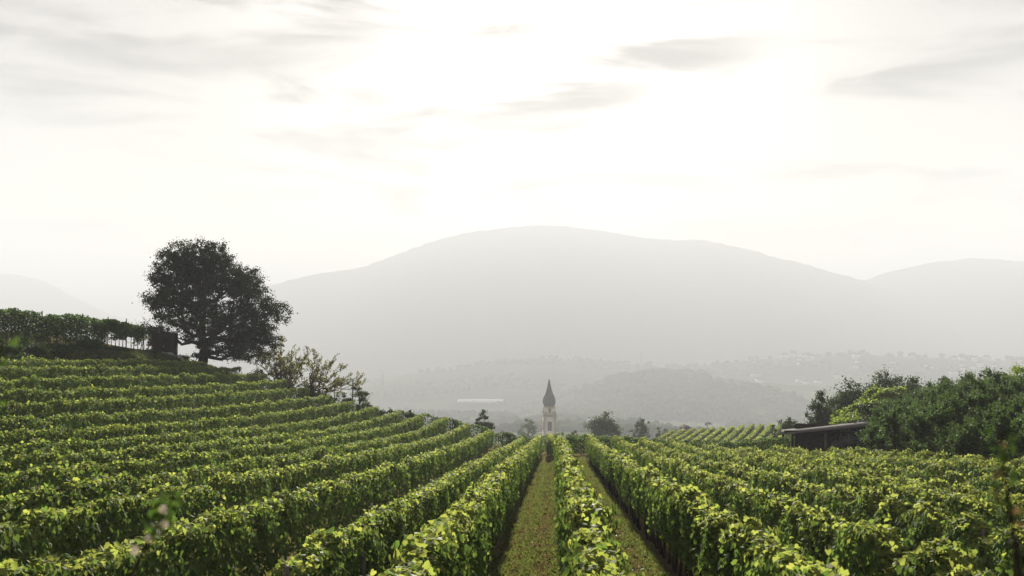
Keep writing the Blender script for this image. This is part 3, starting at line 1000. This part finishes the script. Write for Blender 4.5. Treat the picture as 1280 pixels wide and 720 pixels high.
# ================================================================ left bank, upper vines, hut
n = 26000
x = R.uniform(-36.2, -30.6, n); y = R.uniform(52, 112, n)
sz = R.uniform(.15, .42, n)
mb = MB()
nr = R.normal(size=(n, 3)); nr[:, 2] *= .4
leaves(mb, np.stack([x, y, gz(x, y) + sz * .35], -1), nr, sz, 'thin', -1.4)
tag(mb.build('bank_grass', M['bank']), 'tall rough grass on the dark bank above the top vine row', 'grass', kind='stuff')
for k, (px, py, D, wp) in enumerate(((8, 418, 66, 64), (35, 422, 70, 60), (68, 427, 76, 60), (108, 416, 84, 50), (136, 434, 90, 30), (150, 438, 92, 30), (185, 440, 98, 34), (228, 446, 103, 20))):
    simple_tree(px, py, D, wp, ['wide dark shrub on the bank at the left frame edge', 'dark shrub on the bank second from the left frame edge', 'low dark shrub on the bank under the upper vines',
                                'tallest shrub on the bank, greyish, in front of the upper vines', 'small shrub right of the greyish one on the bank', 'low shrub under the gap in the upper vines',
                                'low dark shrub at the left foot of the hut', 'low dark shrub between the hut and the oak trunk'][k],
                name='shrub', n=3500, cat='shrub', shape='bush', m='dark_leaf', leaf=.13)
# upper vines, trained high, sky showing below them
root = empty('vine_row', (0, 0, 0))
tag(root, 'high-trained dark vine row on the skyline at the left with sky showing below it', 'vine row')
ux = lambda s: (-38.5 + 0 * s, s)
mb = MB()
wv = Wave(6, 1, .3, 1.0); wv2 = Wave(5, 1, .05, .2)
for s0 in np.arange(66, 109, .9):
    if 91.5 < s0 < 92.5 or 104.2 < s0 < 106: continue
    n = 480
    yy = s0 + R.normal(size=n) * .31
    top = 2.38 + .17 * R.normal() - .005 * (s0 - 66)
    low = (.35 if s0 < 92 else .95) + .25 * R.normal()
    zz_ = low + (top - low) * R.random(n) ** .8
    xx = -38.5 + R.normal(size=n) * .22
    leaves(mb, np.stack([xx, yy, gz(-38.5, yy) + zz_], -1), R.normal(size=(n, 3)), R.uniform(.13, .24, n), 'quad', .6)
mb.build('foliage', M['apple'], root)
for s0 in np.arange(66, 109, .9):
    yy = s0 + R.normal() * .1
    put(trunk_me, 'trunk', root, (-38.5, yy, float(gz(-38.5, yy))), R.uniform(0, 6), (1, 1, 1.6))
for s0 in np.arange(66.5, 109, 4.2):
    put(post_me, 'post', root, (-38.5, s0, float(gz(-38.5, s0))), 0, (1.2, 1.2, 1.6))
wm = MB()
s = np.arange(66, 109, 1.5)
for h in (.5, .85, 1.2, 2.2):
    wm.tube(np.stack([0 * s - 38.5, s, gz(-38.5, s) + h], -1), .006, 3)
wm.build('wire', M['wire'], root)

# hut
p = at(206, 448, 103)
z0 = float(gz(p[0], p[1])) - .05
g = empty('hut', (p[0], p[1], z0), 0.15)
tag(g, 'small dark wooden hut half hidden under the oak', 'hut')
hh = float(at(206, 414, 103)[2]) - z0
MB().box((0, 0, hh * .47), (2.0, 1.9, hh * .94)).build('wall', M['hutwood'], g)
MB().box((0, 0, hh * .97), (2.4, 2.3, .1)).build('roof', M['hutwood'], g)
d = MB().box((.35, -.965, hh * .4), (.8, .05, hh * .76)).build('door', M['dark'], g)
MB().box((.05, -1.0, hh * .4), (.06, .03, .16)).build('handle', M['metal'], d)
MB().tube([(-1.9, -.4, .1), (-1.05, -.4, 1.4)], [.05, .05], 6).build('brace', M['bark'], g)
for k, (px, py, r) in enumerate(((212, 448, .5), (222, 449, .42), (204, 449, .36))):
    p = at(px, py, 100.5)
    a = R.uniform(.7, 1.0, (8, 1))
    mb = MB().lathe([(r * .8, -.2), (r, .1), (r * .85, r * .5), (r * .45, r * .78), (r * .1, r * .82)], 9, rot=k)
    tag(mb.build('stone', M['stone'], loc=(p[0], p[1], float(gz(p[0], p[1])))), ['pale rock lying in front of the hut door', 'rock right of the hut, nearest the oak trunk', 'smallest rock at the left of the hut door'][k], 'rock', 'rocks by the hut')

# ================================================================ shed, right
SD = 79.0
pl = at(975, 541, SD); pr = at(1086, 528, SD)
wl, wr = at(989, 545, SD), at(1080, 545, SD)
zl = float(gz(18.0, SD)) - .2
g = empty('shed', (pl[0], SD, zl), -math.atan(335 / F))
tag(g, 'open dark timber shed with a grey lean-to roof beside the orchard', 'shed')
W = pr[0] - pl[0]
h0, h1 = pl[2] - zl, pr[2] - zl
mb = MB()
dp = 4.2
th = .10
V = []
for (x_, h_) in ((0, h0), (W, h1)):
    for y_ in (-.5, dp):
        V += [(x_, y_, h_ - th + (-.12 if y_ > 0 else 0)), (x_, y_, h_ + (-.12 if y_ > 0 else 0))]
mb.add(V, [(0, 1, 3, 2), (4, 6, 7, 5), (0, 4, 5, 1), (2, 3, 7, 6), (1, 5, 7, 3), (0, 2, 6, 4)])
roof = mb.build('roof', M['rooftin'], g)
hx = lambda x_: h0 + (h1 - h0) * x_ / W - th
mb = MB()
for x_ in np.arange(.2, W, .8):
    mb.box((x_, 1.6, hx(x_) - .09 - .03), (.09, 4.0, .14))
mb.build('rafter', M['hutwood'], roof)
xw0 = wl[0] - pl[0] + .45
MB().box((xw0 + 1.0, .6, hx(xw0 + 1) / 2 - .08), (2.1, .08, hx(xw0) - .1)).build('side_wall', M['hutwood'], g)
MB().box((W / 2 + .4, dp - .3, hx(W / 2) / 2 + .05), (W - 1.0, .1, hx(W / 2) + .1)).build('back_wall', M['hutwood'], g)
MB().box((W / 2, -.05, hx(W / 2) - .16), (W - .6, .12, .14)).build('beam', M['hutwood'], g).rotation_euler = (0, 0, 0)
for x_ in (.85, 3.05, 4.6, W - .25):
    MB().box((x_, 0, hx(x_) / 2 - .02), (.15, .15, hx(x_) + .02)).build('post', M['wood'] if x_ > 1 and x_ < 5 else M['hutwood'], g)
# implements under the roof
p = at(1068, 556, SD - .5)
g2 = empty('farm_trailer', (p[0], SD + .9, float(gz(p[0], SD + .9))))
tag(g2, 'pale grey farm trailer parked under the shed roof', 'trailer')
MB().box((0, 0, .95), (1.5, 1.1, .5)).build('bed', M['metal'], g2)
for sx in (-.5, .5):
    wheel = MB()
    a = np.arange(14) * 2 * pi / 14
    wheel.lathe([(.16, -.1), (.32, -.09), (.34, 0), (.32, .09), (.16, .1)], 14)
    o = wheel.build('wheel', M['hose'], g2, loc=(sx, -.6, .33)); o.rotation_euler = (pi / 2, 0, 0)
MB().box((0, -.58, 1.55), (1.6, .07, .1)).build('rail', M['metal'], g2)
for sx in (-.7, .7):
    MB().box((sx, -.58, 1.25), (.08, .05, .6)).build('stanchion', M['metal'], g2)
mb = MB().lathe([(.18, 0), (.27, .05), (.29, .4), (.27, .78), (.19, .85)], 14)
o = mb.build('barrel', M['metal'], loc=(float(at(1049, 550, SD)[0]), SD + .9, float(gz(16.5, SD + .9))))
o.scale = (1.2, 1.2, 1.9)
tag(o, 'pale round barrel standing under the shed roof left of the trailer', 'barrel')

# ================================================================ church tower
TD = 600.0
k = TD / F
tx = float(at(686.5, 500, TD)[0])
zt = lambda py: float(at(686.5, py, TD)[2])
gb = float(gz(tx, TD))
g = empty('church_tower', (tx, TD, 0), .08)
tag(g, 'pale church tower with a dark onion dome and needle spire in the haze', 'tower')
hwid = 7.6 * k
z_top = zt(519)
body = MB().box((0, 0, (gb - 2 + z_top) / 2), (2 * hwid, 2 * hwid, z_top - gb + 2)).build('body', M['plaster'], g)
qn = MB()
for sx in (-1, 1):
    for sy in (-1, 1):
        for c, z in enumerate(np.arange(z_top - 26, z_top - .7, 1.3)):
            qn.box((sx * (hwid - .35), sy * (hwid - .35), z), (.9 + .12 * (c % 2) * 2, .9 + .12 * ((c + 1) % 2) * 2, 1.25))
qn.build('quoin', M['quoin'], body)
MB().box((0, 0, z_top + .25), (2 * hwid + 1.1, 2 * hwid + 1.1, .5)).box((0, 0, z_top - .3), (2 * hwid + .6, 2 * hwid + .6, .5)).build('cornice', M['quoin'], g)
z_b2 = zt(508.5)
MB().lathe([(hwid * 1.0, z_top + .5), (hwid * 1.0, z_b2)], 8, rot=pi / 8).build('belfry', M['plaster'], g)
MB().lathe([(hwid * 1.08, z_b2 - .5), (hwid * 1.18, z_b2), (hwid * 1.12, z_b2 + .25)], 8, rot=pi / 8).build('eave', M['quoin'], g)
gal = MB()
for q in range(8):
    a = q * pi / 4
    gal.lathe([(.28, z_top + .5), (.28, z_top + 1.7), (.1, z_top + 2.3)], 6, c=(cos(a) * hwid * 1.06, sin(a) * hwid * 1.06, 0))
gal.build('balustrade', M['quoin'], g)
prof = [(6.2, 508.3), (7.6, 506), (8.5, 502.5), (8.2, 499), (6.7, 495.5), (5.0, 492), (3.7, 488), (2.7, 484), (1.8, 480), (1.0, 476.5), (.35, 473.5)]
dome = MB().lathe([(r * k, zt(py)) for r, py in prof], 8, rot=pi / 8).build('onion_dome', M['slate'], g)
fin = MB().tube([(0, 0, zt(475)), (0, 0, zt(471.5))], [.09, .06], 6).lathe([(.05, zt(474.3)), (.35, zt(473.6)), (.05, zt(472.9))], 8)
fin.box((0, 0, zt(472.3)), (.8, .1, .12)).build('finial', M['gold'], g)
for rz_ in range(4):
    a = rz_ * pi / 2
    mb = MB()
    hz = zt(526); wz = zt(538)
    arc = [(-.95, wz), (.95, wz), (.95, hz - .9)] + [(.95 * cos(t), hz - .9 + .95 * sin(t)) for t in np.linspace(.3, 2.84, 7)] + [(-.95, hz - .9)]
    n = len(arc)
    V = [(u, -hwid - .03, z) for u, z in arc] + [(u, -hwid + .3, z) for u, z in arc]
    V = np.array(V)
    Vr = V.copy()
    Vr[:, 0] = V[:, 0] * cos(a) - V[:, 1] * sin(a); Vr[:, 1] = V[:, 0] * sin(a) + V[:, 1] * cos(a)
    mb.add(Vr, [tuple(range(n)), tuple(range(n, 2 * n))[::-1]] + [(q, q + n, (q + 1) % n + n, (q + 1) % n) for q in range(n)])
    wn = mb.build('bell_window', M['dark'], body)
    wf = MB()
    for u in (-1.12, 0, 1.12):
        c = np.array([u * cos(a) + (hwid + .1) * sin(a), u * sin(a) - (hwid + .1) * cos(a), (hz + wz) / 2 - .4])
        wf.box(c, (.2, .2, wz * 0 + (hz - wz) - .8), a)
    wf.build('mullion', M['quoin'], wn)
    mb = MB().box((((hwid * .93) * sin(a)), -(hwid * .93) * cos(a), zt(513.2)), (1.1, .3, 2.2), a)
    mb.build('louvre', M['dark'], g)

# ================================================================ houses
def house(px, py_peak, D, wid, dep, wall_h, roof_h, rz, label, group=None, m='tile', sink=0, parts=True):
    p = at(px, py_peak, D)
    z0 = p[2] - wall_h - roof_h
    g = empty('house', (p[0], p[1], z0), rz)
    tag(g, label, 'house', group)
    MB().box((0, 0, wall_h / 2 - sink / 2), (wid, dep, wall_h + sink)).build('wall', M['housewall'], g)
    e = .5
    a, b = wid / 2 + e, dep / 2 + e
    V = [(-a, -b, wall_h - .2), (a, -b, wall_h - .2), (a, b, wall_h - .2), (-a, b, wall_h - .2), (0, -b, wall_h + roof_h), (0, b, wall_h + roof_h)]
    MB().add(V, [(0, 3, 2, 1), (0, 1, 4), (2, 3, 5), (1, 2, 5, 4), (3, 0, 4, 5)]).build('roof', M[m], g)
    if parts:
        for sx in (-.25, .25):
            MB().box((sx * wid, -dep / 2 - .01, wall_h * .6), (.9, .08, 1.2)).build('window', M['dark'], g)
    return g


house(858, 531.5, 330, 3.8, 7, 5, 3.0, .1, 'house with the larger dark pointed roof behind the far vineyard block', sink=8)
house(876, 534, 350, 2.6, 6, 5, 1.9, -.1, 'house with the smaller dark pointed roof behind the far vineyard block', sink=8)
house(838, 538, 420, 5, 5, 4, 2.0, 1.2, 'pale low house left of the pointed roofs', sink=10)

# ================================================================ far hills and mountains
def ridge_mesh(name, pts, D, front, back, base, rough, material, seedk, wander=.06, label=None, nu=260, nv=40):
    """a ridge with a real front and back slope; pts give the crest height along it"""
    pts = np.array(pts, float)
    cr = np.array([at(a, b, D) for a, b in pts])
    x = np.linspace(cr[0, 0], cr[-1, 0], nu)
    hz = np.interp(x, cr[:, 0], cr[:, 2])
    kk = np.ones(7) / 7
    hs = np.convolve(np.pad(hz, 3, 'edge'), kk, 'valid')
    w1 = Wave(8, 2, 1 / front, 6 / front); w2 = Wave(10, 2, 5 / front, 20 / front)
    w1d = Wave(5, 1, .3 / front, 1.5 / front)
    v = np.linspace(-1, 1, nv)
    XX, VV = np.meshgrid(x, v)
    HS = np.broadcast_to(hs, XX.shape)
    f = np.where(VV < 0, (1 + VV), (1 - VV))
    prof = np.clip(f, 0, 1) ** np.where(VV < 0, .95, 1.1)
    YY = D + np.where(VV < 0, VV * front, VV * back) + wander * front * w1d(XX) * f * (1 - f) * 3
    edge = np.sin(np.pi * np.clip(f, 0, 1))
    ZZ = base + (HS - base) * prof + (w1(XX, YY) * rough + w2(XX, YY) * rough * .4) * edge + w2(XX, YY * 0) * rough * .22
    mb = MB()
    i = (np.arange(nv - 1)[:, None] * nu + np.arange(nu - 1)[None]).ravel()
    mb.add(np.stack([XX.ravel(), YY.ravel(), ZZ.ravel()], -1), np.stack([i, i + 1, i + nu + 1, i + nu], -1))
    o = mb.build(name, material, smooth=True)
    tag(o, kind='structure')
    return (x, hs, o)


ridge_mesh('mountain', [(60, 430), (200, 395), (300, 366), (350, 351), (400, 338), (445, 335), (480, 322), (540, 298), (600, 283), (680, 277), (740, 282), (820, 296), (880, 297),
                        (930, 308), (1000, 325), (1050, 341), (1090, 352), (1180, 380), (1320, 420)], 5200, 1000, 900, -180, 14, M['forest'], 1)
ridge_mesh('mountain', [(930, 420), (1000, 380), (1060, 352), (1095, 344), (1130, 331), (1180, 323), (1230, 320), (1280, 325), (1400, 318), (1600, 350), (1800, 400)], 5600, 1100, 1200, -180, 22, M['forest'], 2)
ridge_mesh('mountain', [(-700, 420), (-500, 340), (-300, 350), (-150, 352), (-60, 342), (0, 339), (35, 342), (60, 351), (85, 366), (120, 385), (180, 405), (260, 425)], 6700, 2000, 1200, -180, 22, M['forest'], 3)
# long low ridge behind the valley and the wooded knoll
H1 = ridge_mesh('hill', [(380, 486), (480, 471), (560, 461), (600, 456), (680, 449), (740, 451), (800, 456), (850, 458), (900, 454), (960, 447), (1070, 442), (1150, 446), (1220, 448),
                         (1290, 450), (1400, 452), (1600, 470)], 2900, 800, 300, -165, 8, M['meadow'], 4)
H2 = ridge_mesh('hill', [(600, 530), (660, 508), (710, 492), (745, 482), (775, 473), (805, 468), (850, 468), (900, 472), (950, 477), (1000, 480), (1060, 484), (1150, 494), (1300, 525)], 2300, 700, 350, -158, 8, M['ground'], 5)

# far woods: one mass of small crowns
ico = []
ph = (1 + 5 ** .5) / 2
iv = unit(np.array([(-1, ph, 0), (1, ph, 0), (-1, -ph, 0), (1, -ph, 0), (0, -1, ph), (0, 1, ph), (0, -1, -ph), (0, 1, -ph), (ph, 0, -1), (ph, 0, 1), (-ph, 0, -1), (-ph, 0, 1)], float))
ifc = np.array([(0, 11, 5), (0, 5, 1), (0, 1, 7), (0, 7, 10), (0, 10, 11), (1, 5, 9), (5, 11, 4), (11, 10, 2), (10, 7, 6), (7, 1, 8), (3, 9, 4), (3, 4, 2), (3, 2, 6), (3, 6, 8), (3, 8, 9),
                (4, 9, 5), (2, 4, 11), (6, 2, 10), (8, 6, 7), (9, 8, 1)])


from mathutils.bvhtree import BVHTree
def surface(o):
    me = o.data
    n = len(me.vertices)
    co = np.empty(n * 3, np.float32); me.vertices.foreach_get('co', co)
    pv = np.empty(len(me.polygons) * 4, np.int32); me.polygons.foreach_get('vertices', pv)
    t = BVHTree.FromPolygons(co.reshape(-1, 3).tolist(), pv.reshape(-1, 4).tolist())
    def f(x, y):
        h = t.ray_cast((x, y, 2000), (0, 0, -1))
        return h[0].z if h[0] is not None else -1e9
    return f


s1, s2 = surface(H1[2]), surface(H2[2])
gnd = surface(bpy.data.objects['ground'])
def topz(x, y):
    return max(gnd(x, y), s1(x, y), s2(x, y))


mb = MB()
def blob(x, y, r, hgt):
    z = topz(x, y)
    v = iv * R.uniform(.7, 1.25, (12, 1)) * np.array([r, r, hgt * .55])
    mb.add(v + np.array([x, y, z + hgt * .45]), ifc)


for _ in range(3600):                                          # the wooded knoll
    px = R.uniform(700, 1000); D = 2300 + R.uniform(-540, 50)
    lim = np.interp(px, [700, 730, 770, 850, 880, 920, 1000], [-400, -150, 60, 60, -60, -260, -420])
    if D - 2300 > lim * .85 + R.normal() * 45: continue
    x = (px - 690) / F * D
    blob(x, D, R.uniform(6, 11), R.uniform(8, 17))
for _ in range(900):                                           # tree lines and copses on the valley floor
    c = R.integers(0, 7)
    D = [1500, 1750, 2050, 2300, 1250, 2500, 1050][c] + R.normal() * 14
    px = [R.uniform(470, 730), R.uniform(440, 640), R.uniform(500, 720), R.uniform(620, 720), R.uniform(480, 640), R.uniform(430, 720), R.uniform(560, 960)][c]
    blob((px - 690) / F * D, D, R.uniform(4, 7), R.uniform(7, 14))
for _ in range(1500):                                          # woods of the lower valley
    D = R.uniform(850, 1500); px = R.uniform(420, 1000)
    if sin(px * .021 + D * .004) + sin(D * .011 + px * .003) < .25: continue
    blob((px - 690) / F * D, D, R.uniform(4, 7), R.uniform(7, 12))
for _ in range(1100):                                          # hedges on the far ridge
    px = R.uniform(520, 1320); D = R.uniform(2500, 3020)
    if sin(D * .02 + px * .01) < .35 and D < 2870: continue
    blob((px - 690) / F * D, D, R.uniform(6, 10), R.uniform(7, 15))
tag(mb.build('wood', M['forest'], smooth=True), 'hazy woods and hedgerow trees across the valley floor and the low hills', 'wood', kind='stuff')

# long plastic tunnel shining in the valley
pa_, pb_ = at(572, 494, 2300), at(629, 493, 2300)
cx_, ln_ = (pa_[0] + pb_[0]) / 2, pb_[0] - pa_[0]
tz = max(topz(cx_ + q * ln_ / 2, 2300) for q in (-1, -.5, 0, .5, 1))
g = empty('polytunnel', (cx_, 2300, tz))
tag(g, 'long pale plastic tunnel shining in the hazy valley left of the church tower', 'greenhouse')
plast = noise_mat('pale_plastic', (.72, .70, .66), (.82, .80, .76), .05)
a = np.linspace(0, pi, 13)
yy_, zz2 = -np.cos(a) * 7.5, np.sin(a) * 5.2 + .3
V = np.concatenate([np.stack([np.full(13, q * ln_ / 2), yy_, zz2], -1) for q in np.linspace(-1, 1, 25)])
fq = [(r * 13 + c, r * 13 + c + 1, r * 13 + c + 14, r * 13 + c + 13) for r in range(24) for c in range(12)]
MB().add(V, fq).build('cover', plast, g, True)
for q in (-1, 1):
    V = np.stack([np.full(13, q * (ln_ / 2 - .1)), yy_ * .99, zz2 * .99], -1)
    MB().add(V, [tuple(range(13))]).build('end_wall', plast, g)
hb_ = MB()
for q in np.linspace(-1, 1, 25):
    hb_.tube(np.stack([np.full(13, q * ln_ / 2), yy_ * 1.01, zz2 * 1.01], -1), .12, 4)
hb_.box((0, 0, -4), (ln_, 14.6, 8.4)).build('frame', M['metal'], g)

# village on the far ridge: tiny pale houses
VL = 'tiny pale house of the hazy village on the far right hillside'
wallm = MB().box((0, 0, 2.5), (12, 10, 9)).mesh('wall', M['housewall'])
roofm = MB().add([(-6.6, -5.6, 6.9), (6.6, -5.6, 6.9), (6.6, 5.6, 6.9), (-6.6, 5.6, 6.9), (0, -5.6, 11), (0, 5.6, 11)], [(0, 3, 2, 1), (0, 1, 4), (2, 3, 5), (1, 2, 5, 4), (3, 0, 4, 5)]).mesh('roof', M['tile'])
for _ in range(46):
    px = R.choice([R.normal(1000, 28), R.uniform(930, 1290), R.normal(1190, 40)])
    D = R.uniform(2560, 2940)
    x = (px - 690) / F * D
    g = empty('house', (x, D, topz(x, D)), R.uniform(0, 3.1))
    tag(g, VL, 'house', 'houses of the hazy hillside village')
    sc = R.uniform(.8, 1.5)
    g.scale = (sc, sc, sc)
    put(wallm, 'wall', g, (0, 0, 0)); put(roofm, 'roof', g, (0, 0, 0))


def pylon(px, py_top, D, label):
    p = at(px, py_top, D)
    z0 = topz(p[0], p[1])
    H = p[2] - z0
    g = empty('pylon', (p[0], p[1], z0))
    tag(g, label, 'pylon')
    mb = MB()
    w0, w1 = 4.2, .5
    for sx in (-1, 1):
        for sy in (-1, 1):
            mb.tube([(sx * w0, sy * w0, 0), (sx * w1, sy * w1, H)], [.35, .25], 4)
    for q in range(8):
        za, zb = H * q / 8, H * (q + 1) / 8
        wa = w0 + (w1 - w0) * q / 8; wb = w0 + (w1 - w0) * (q + 1) / 8
        for sy in (-1, 1):
            mb.tube([(-wa, sy * wa, za), (wb, sy * wb, zb)], [.2, .2], 4)
            mb.tube([(wa, sy * wa, za), (-wb, sy * wb, zb)], [.2, .2], 4)
    mb.build('mast', M['metal'], g)
    for zf in (.72, .86):
        MB().tube([(-6, 0, H * zf), (6, 0, H * zf)], [.3, .3], 4).build('crossarm', M['metal'], g)


pylon(802, 441, 2800, 'thin steel pylon on the hazy ridge above the wooded knoll')
pylon(478, 463, 2300, 'faint pylon in the haze at the left end of the valley')

# ================================================================ sprigs close to the camera (out of focus)
def sprig(name, pts, leaf, n, mats, label, weights, seg=14, curl=.02, blossoms=()):
    root = empty(name, tuple(pts[0]))
    tag(root, label, 'sprig')
    P = np.array(pts, float) - np.array(pts[0])
    tt = np.linspace(0, len(P) - 1, 40)
    Q = np.stack([np.interp(tt, np.arange(len(P)), P[:, q]) for q in range(3)], -1)
    MB().tube(Q, np.linspace(.006, .0015, 40), 5).build('stem', M['bark'], root, True)
    k = R.integers(0, n, 0)
    t = np.interp(np.linspace(0, 1, n), [0, 1], [len(P) - 3.3, len(P) - 1]) + R.normal(size=n) * .02
    L_ = np.stack([np.interp(t, np.arange(len(P)), P[:, q]) for q in range(3)], -1)
    d = unit(R.normal(size=(n, 3)) * [1, .7, .7])
    lm = MB()
    leaves(lm, L_ + d * leaf * 1.05, R.normal(size=(n, 3)) + [0, -.8, .5], leaf * R.uniform(.7, 1.2, n), 'fold', .2, R.choice(len(mats), n, p=weights))
    lm.build('leaf_cluster', [M[q] for q in mats], root)
    for b in blossoms:
        c = np.array(b) - np.array(pts[0])
        bm_ = MB()
        m = 7
        a = np.arange(m) * 2 * pi / m
        leaves(bm_, c + np.stack([np.cos(a), 0 * a, np.sin(a)], -1) * .0035, np.stack([np.cos(a) * .5, 0 * a - 1, np.sin(a) * .5], -1), np.full(m, .009), 'fold', 0)
        bm_.build('blossom', M['petal'], root)


sprig('leafy_sprig', [(-.9, 2.0, -2.9), at(120, 800, 2.0), at(168, 712, 2.0), at(190, 668, 2.0), at(205, 640, 2.02), at(217, 622, 2.02)], .019, 30, ['rose'],
      'blurred leafy sprig with pale blossoms in front of the lower left vines', [1.0], blossoms=[at(185, 674, 1.98), at(168, 688, 1.98), at(205, 655, 1.98), at(204, 637, 1.98)])
sprig('leafy_sprig', [(.75, 1.7, -2.9), at(1285, 800, 1.7), at(1272, 700, 1.7), at(1262, 640, 1.7), at(1256, 590, 1.7), at(1250, 540, 1.7)], .016, 34, ['redleaf', 'dark_leaf'],
      'blurred reddish and dark leaf sprig at the right frame edge', [.25, .75])
sprig('leafy_sprig', [(-1.0, 1.6, -2.9), at(-40, 700, 1.6), at(-22, 560, 1.6), at(-10, 480, 1.6), at(-2, 445, 1.6), at(2, 425, 1.6)], .022, 20, ['rose'],
      'blurred bright green leaves at the left frame edge beside the dark bank', [1.0])

# ================================================================ haze
hm, HN, HL = mat('haze_air')
ho = HN('ShaderNodeOutputMaterial')
pv = HN('ShaderNodeVolumePrincipled')
pv.inputs['Color'].default_value = (.420, .437, .462, 1)
pv.inputs['Density'].default_value = HAZE_DENSITY
pv.inputs['Anisotropy'].default_value = .0
HL(pv.outputs[0], ho.inputs['Volume'])
zlo, zhi = -190.0, 560.0
xl, yl0, yl1 = 9800.0, -900.0, 11800.0
hz_ = MB().box((0, (yl0 + yl1) / 2, (zlo + zhi) / 2), (2 * xl, yl1 - yl0, zhi - zlo)).build('haze', hm)
tag(hz_, 'pale morning haze filling the valley', 'haze', kind='stuff')
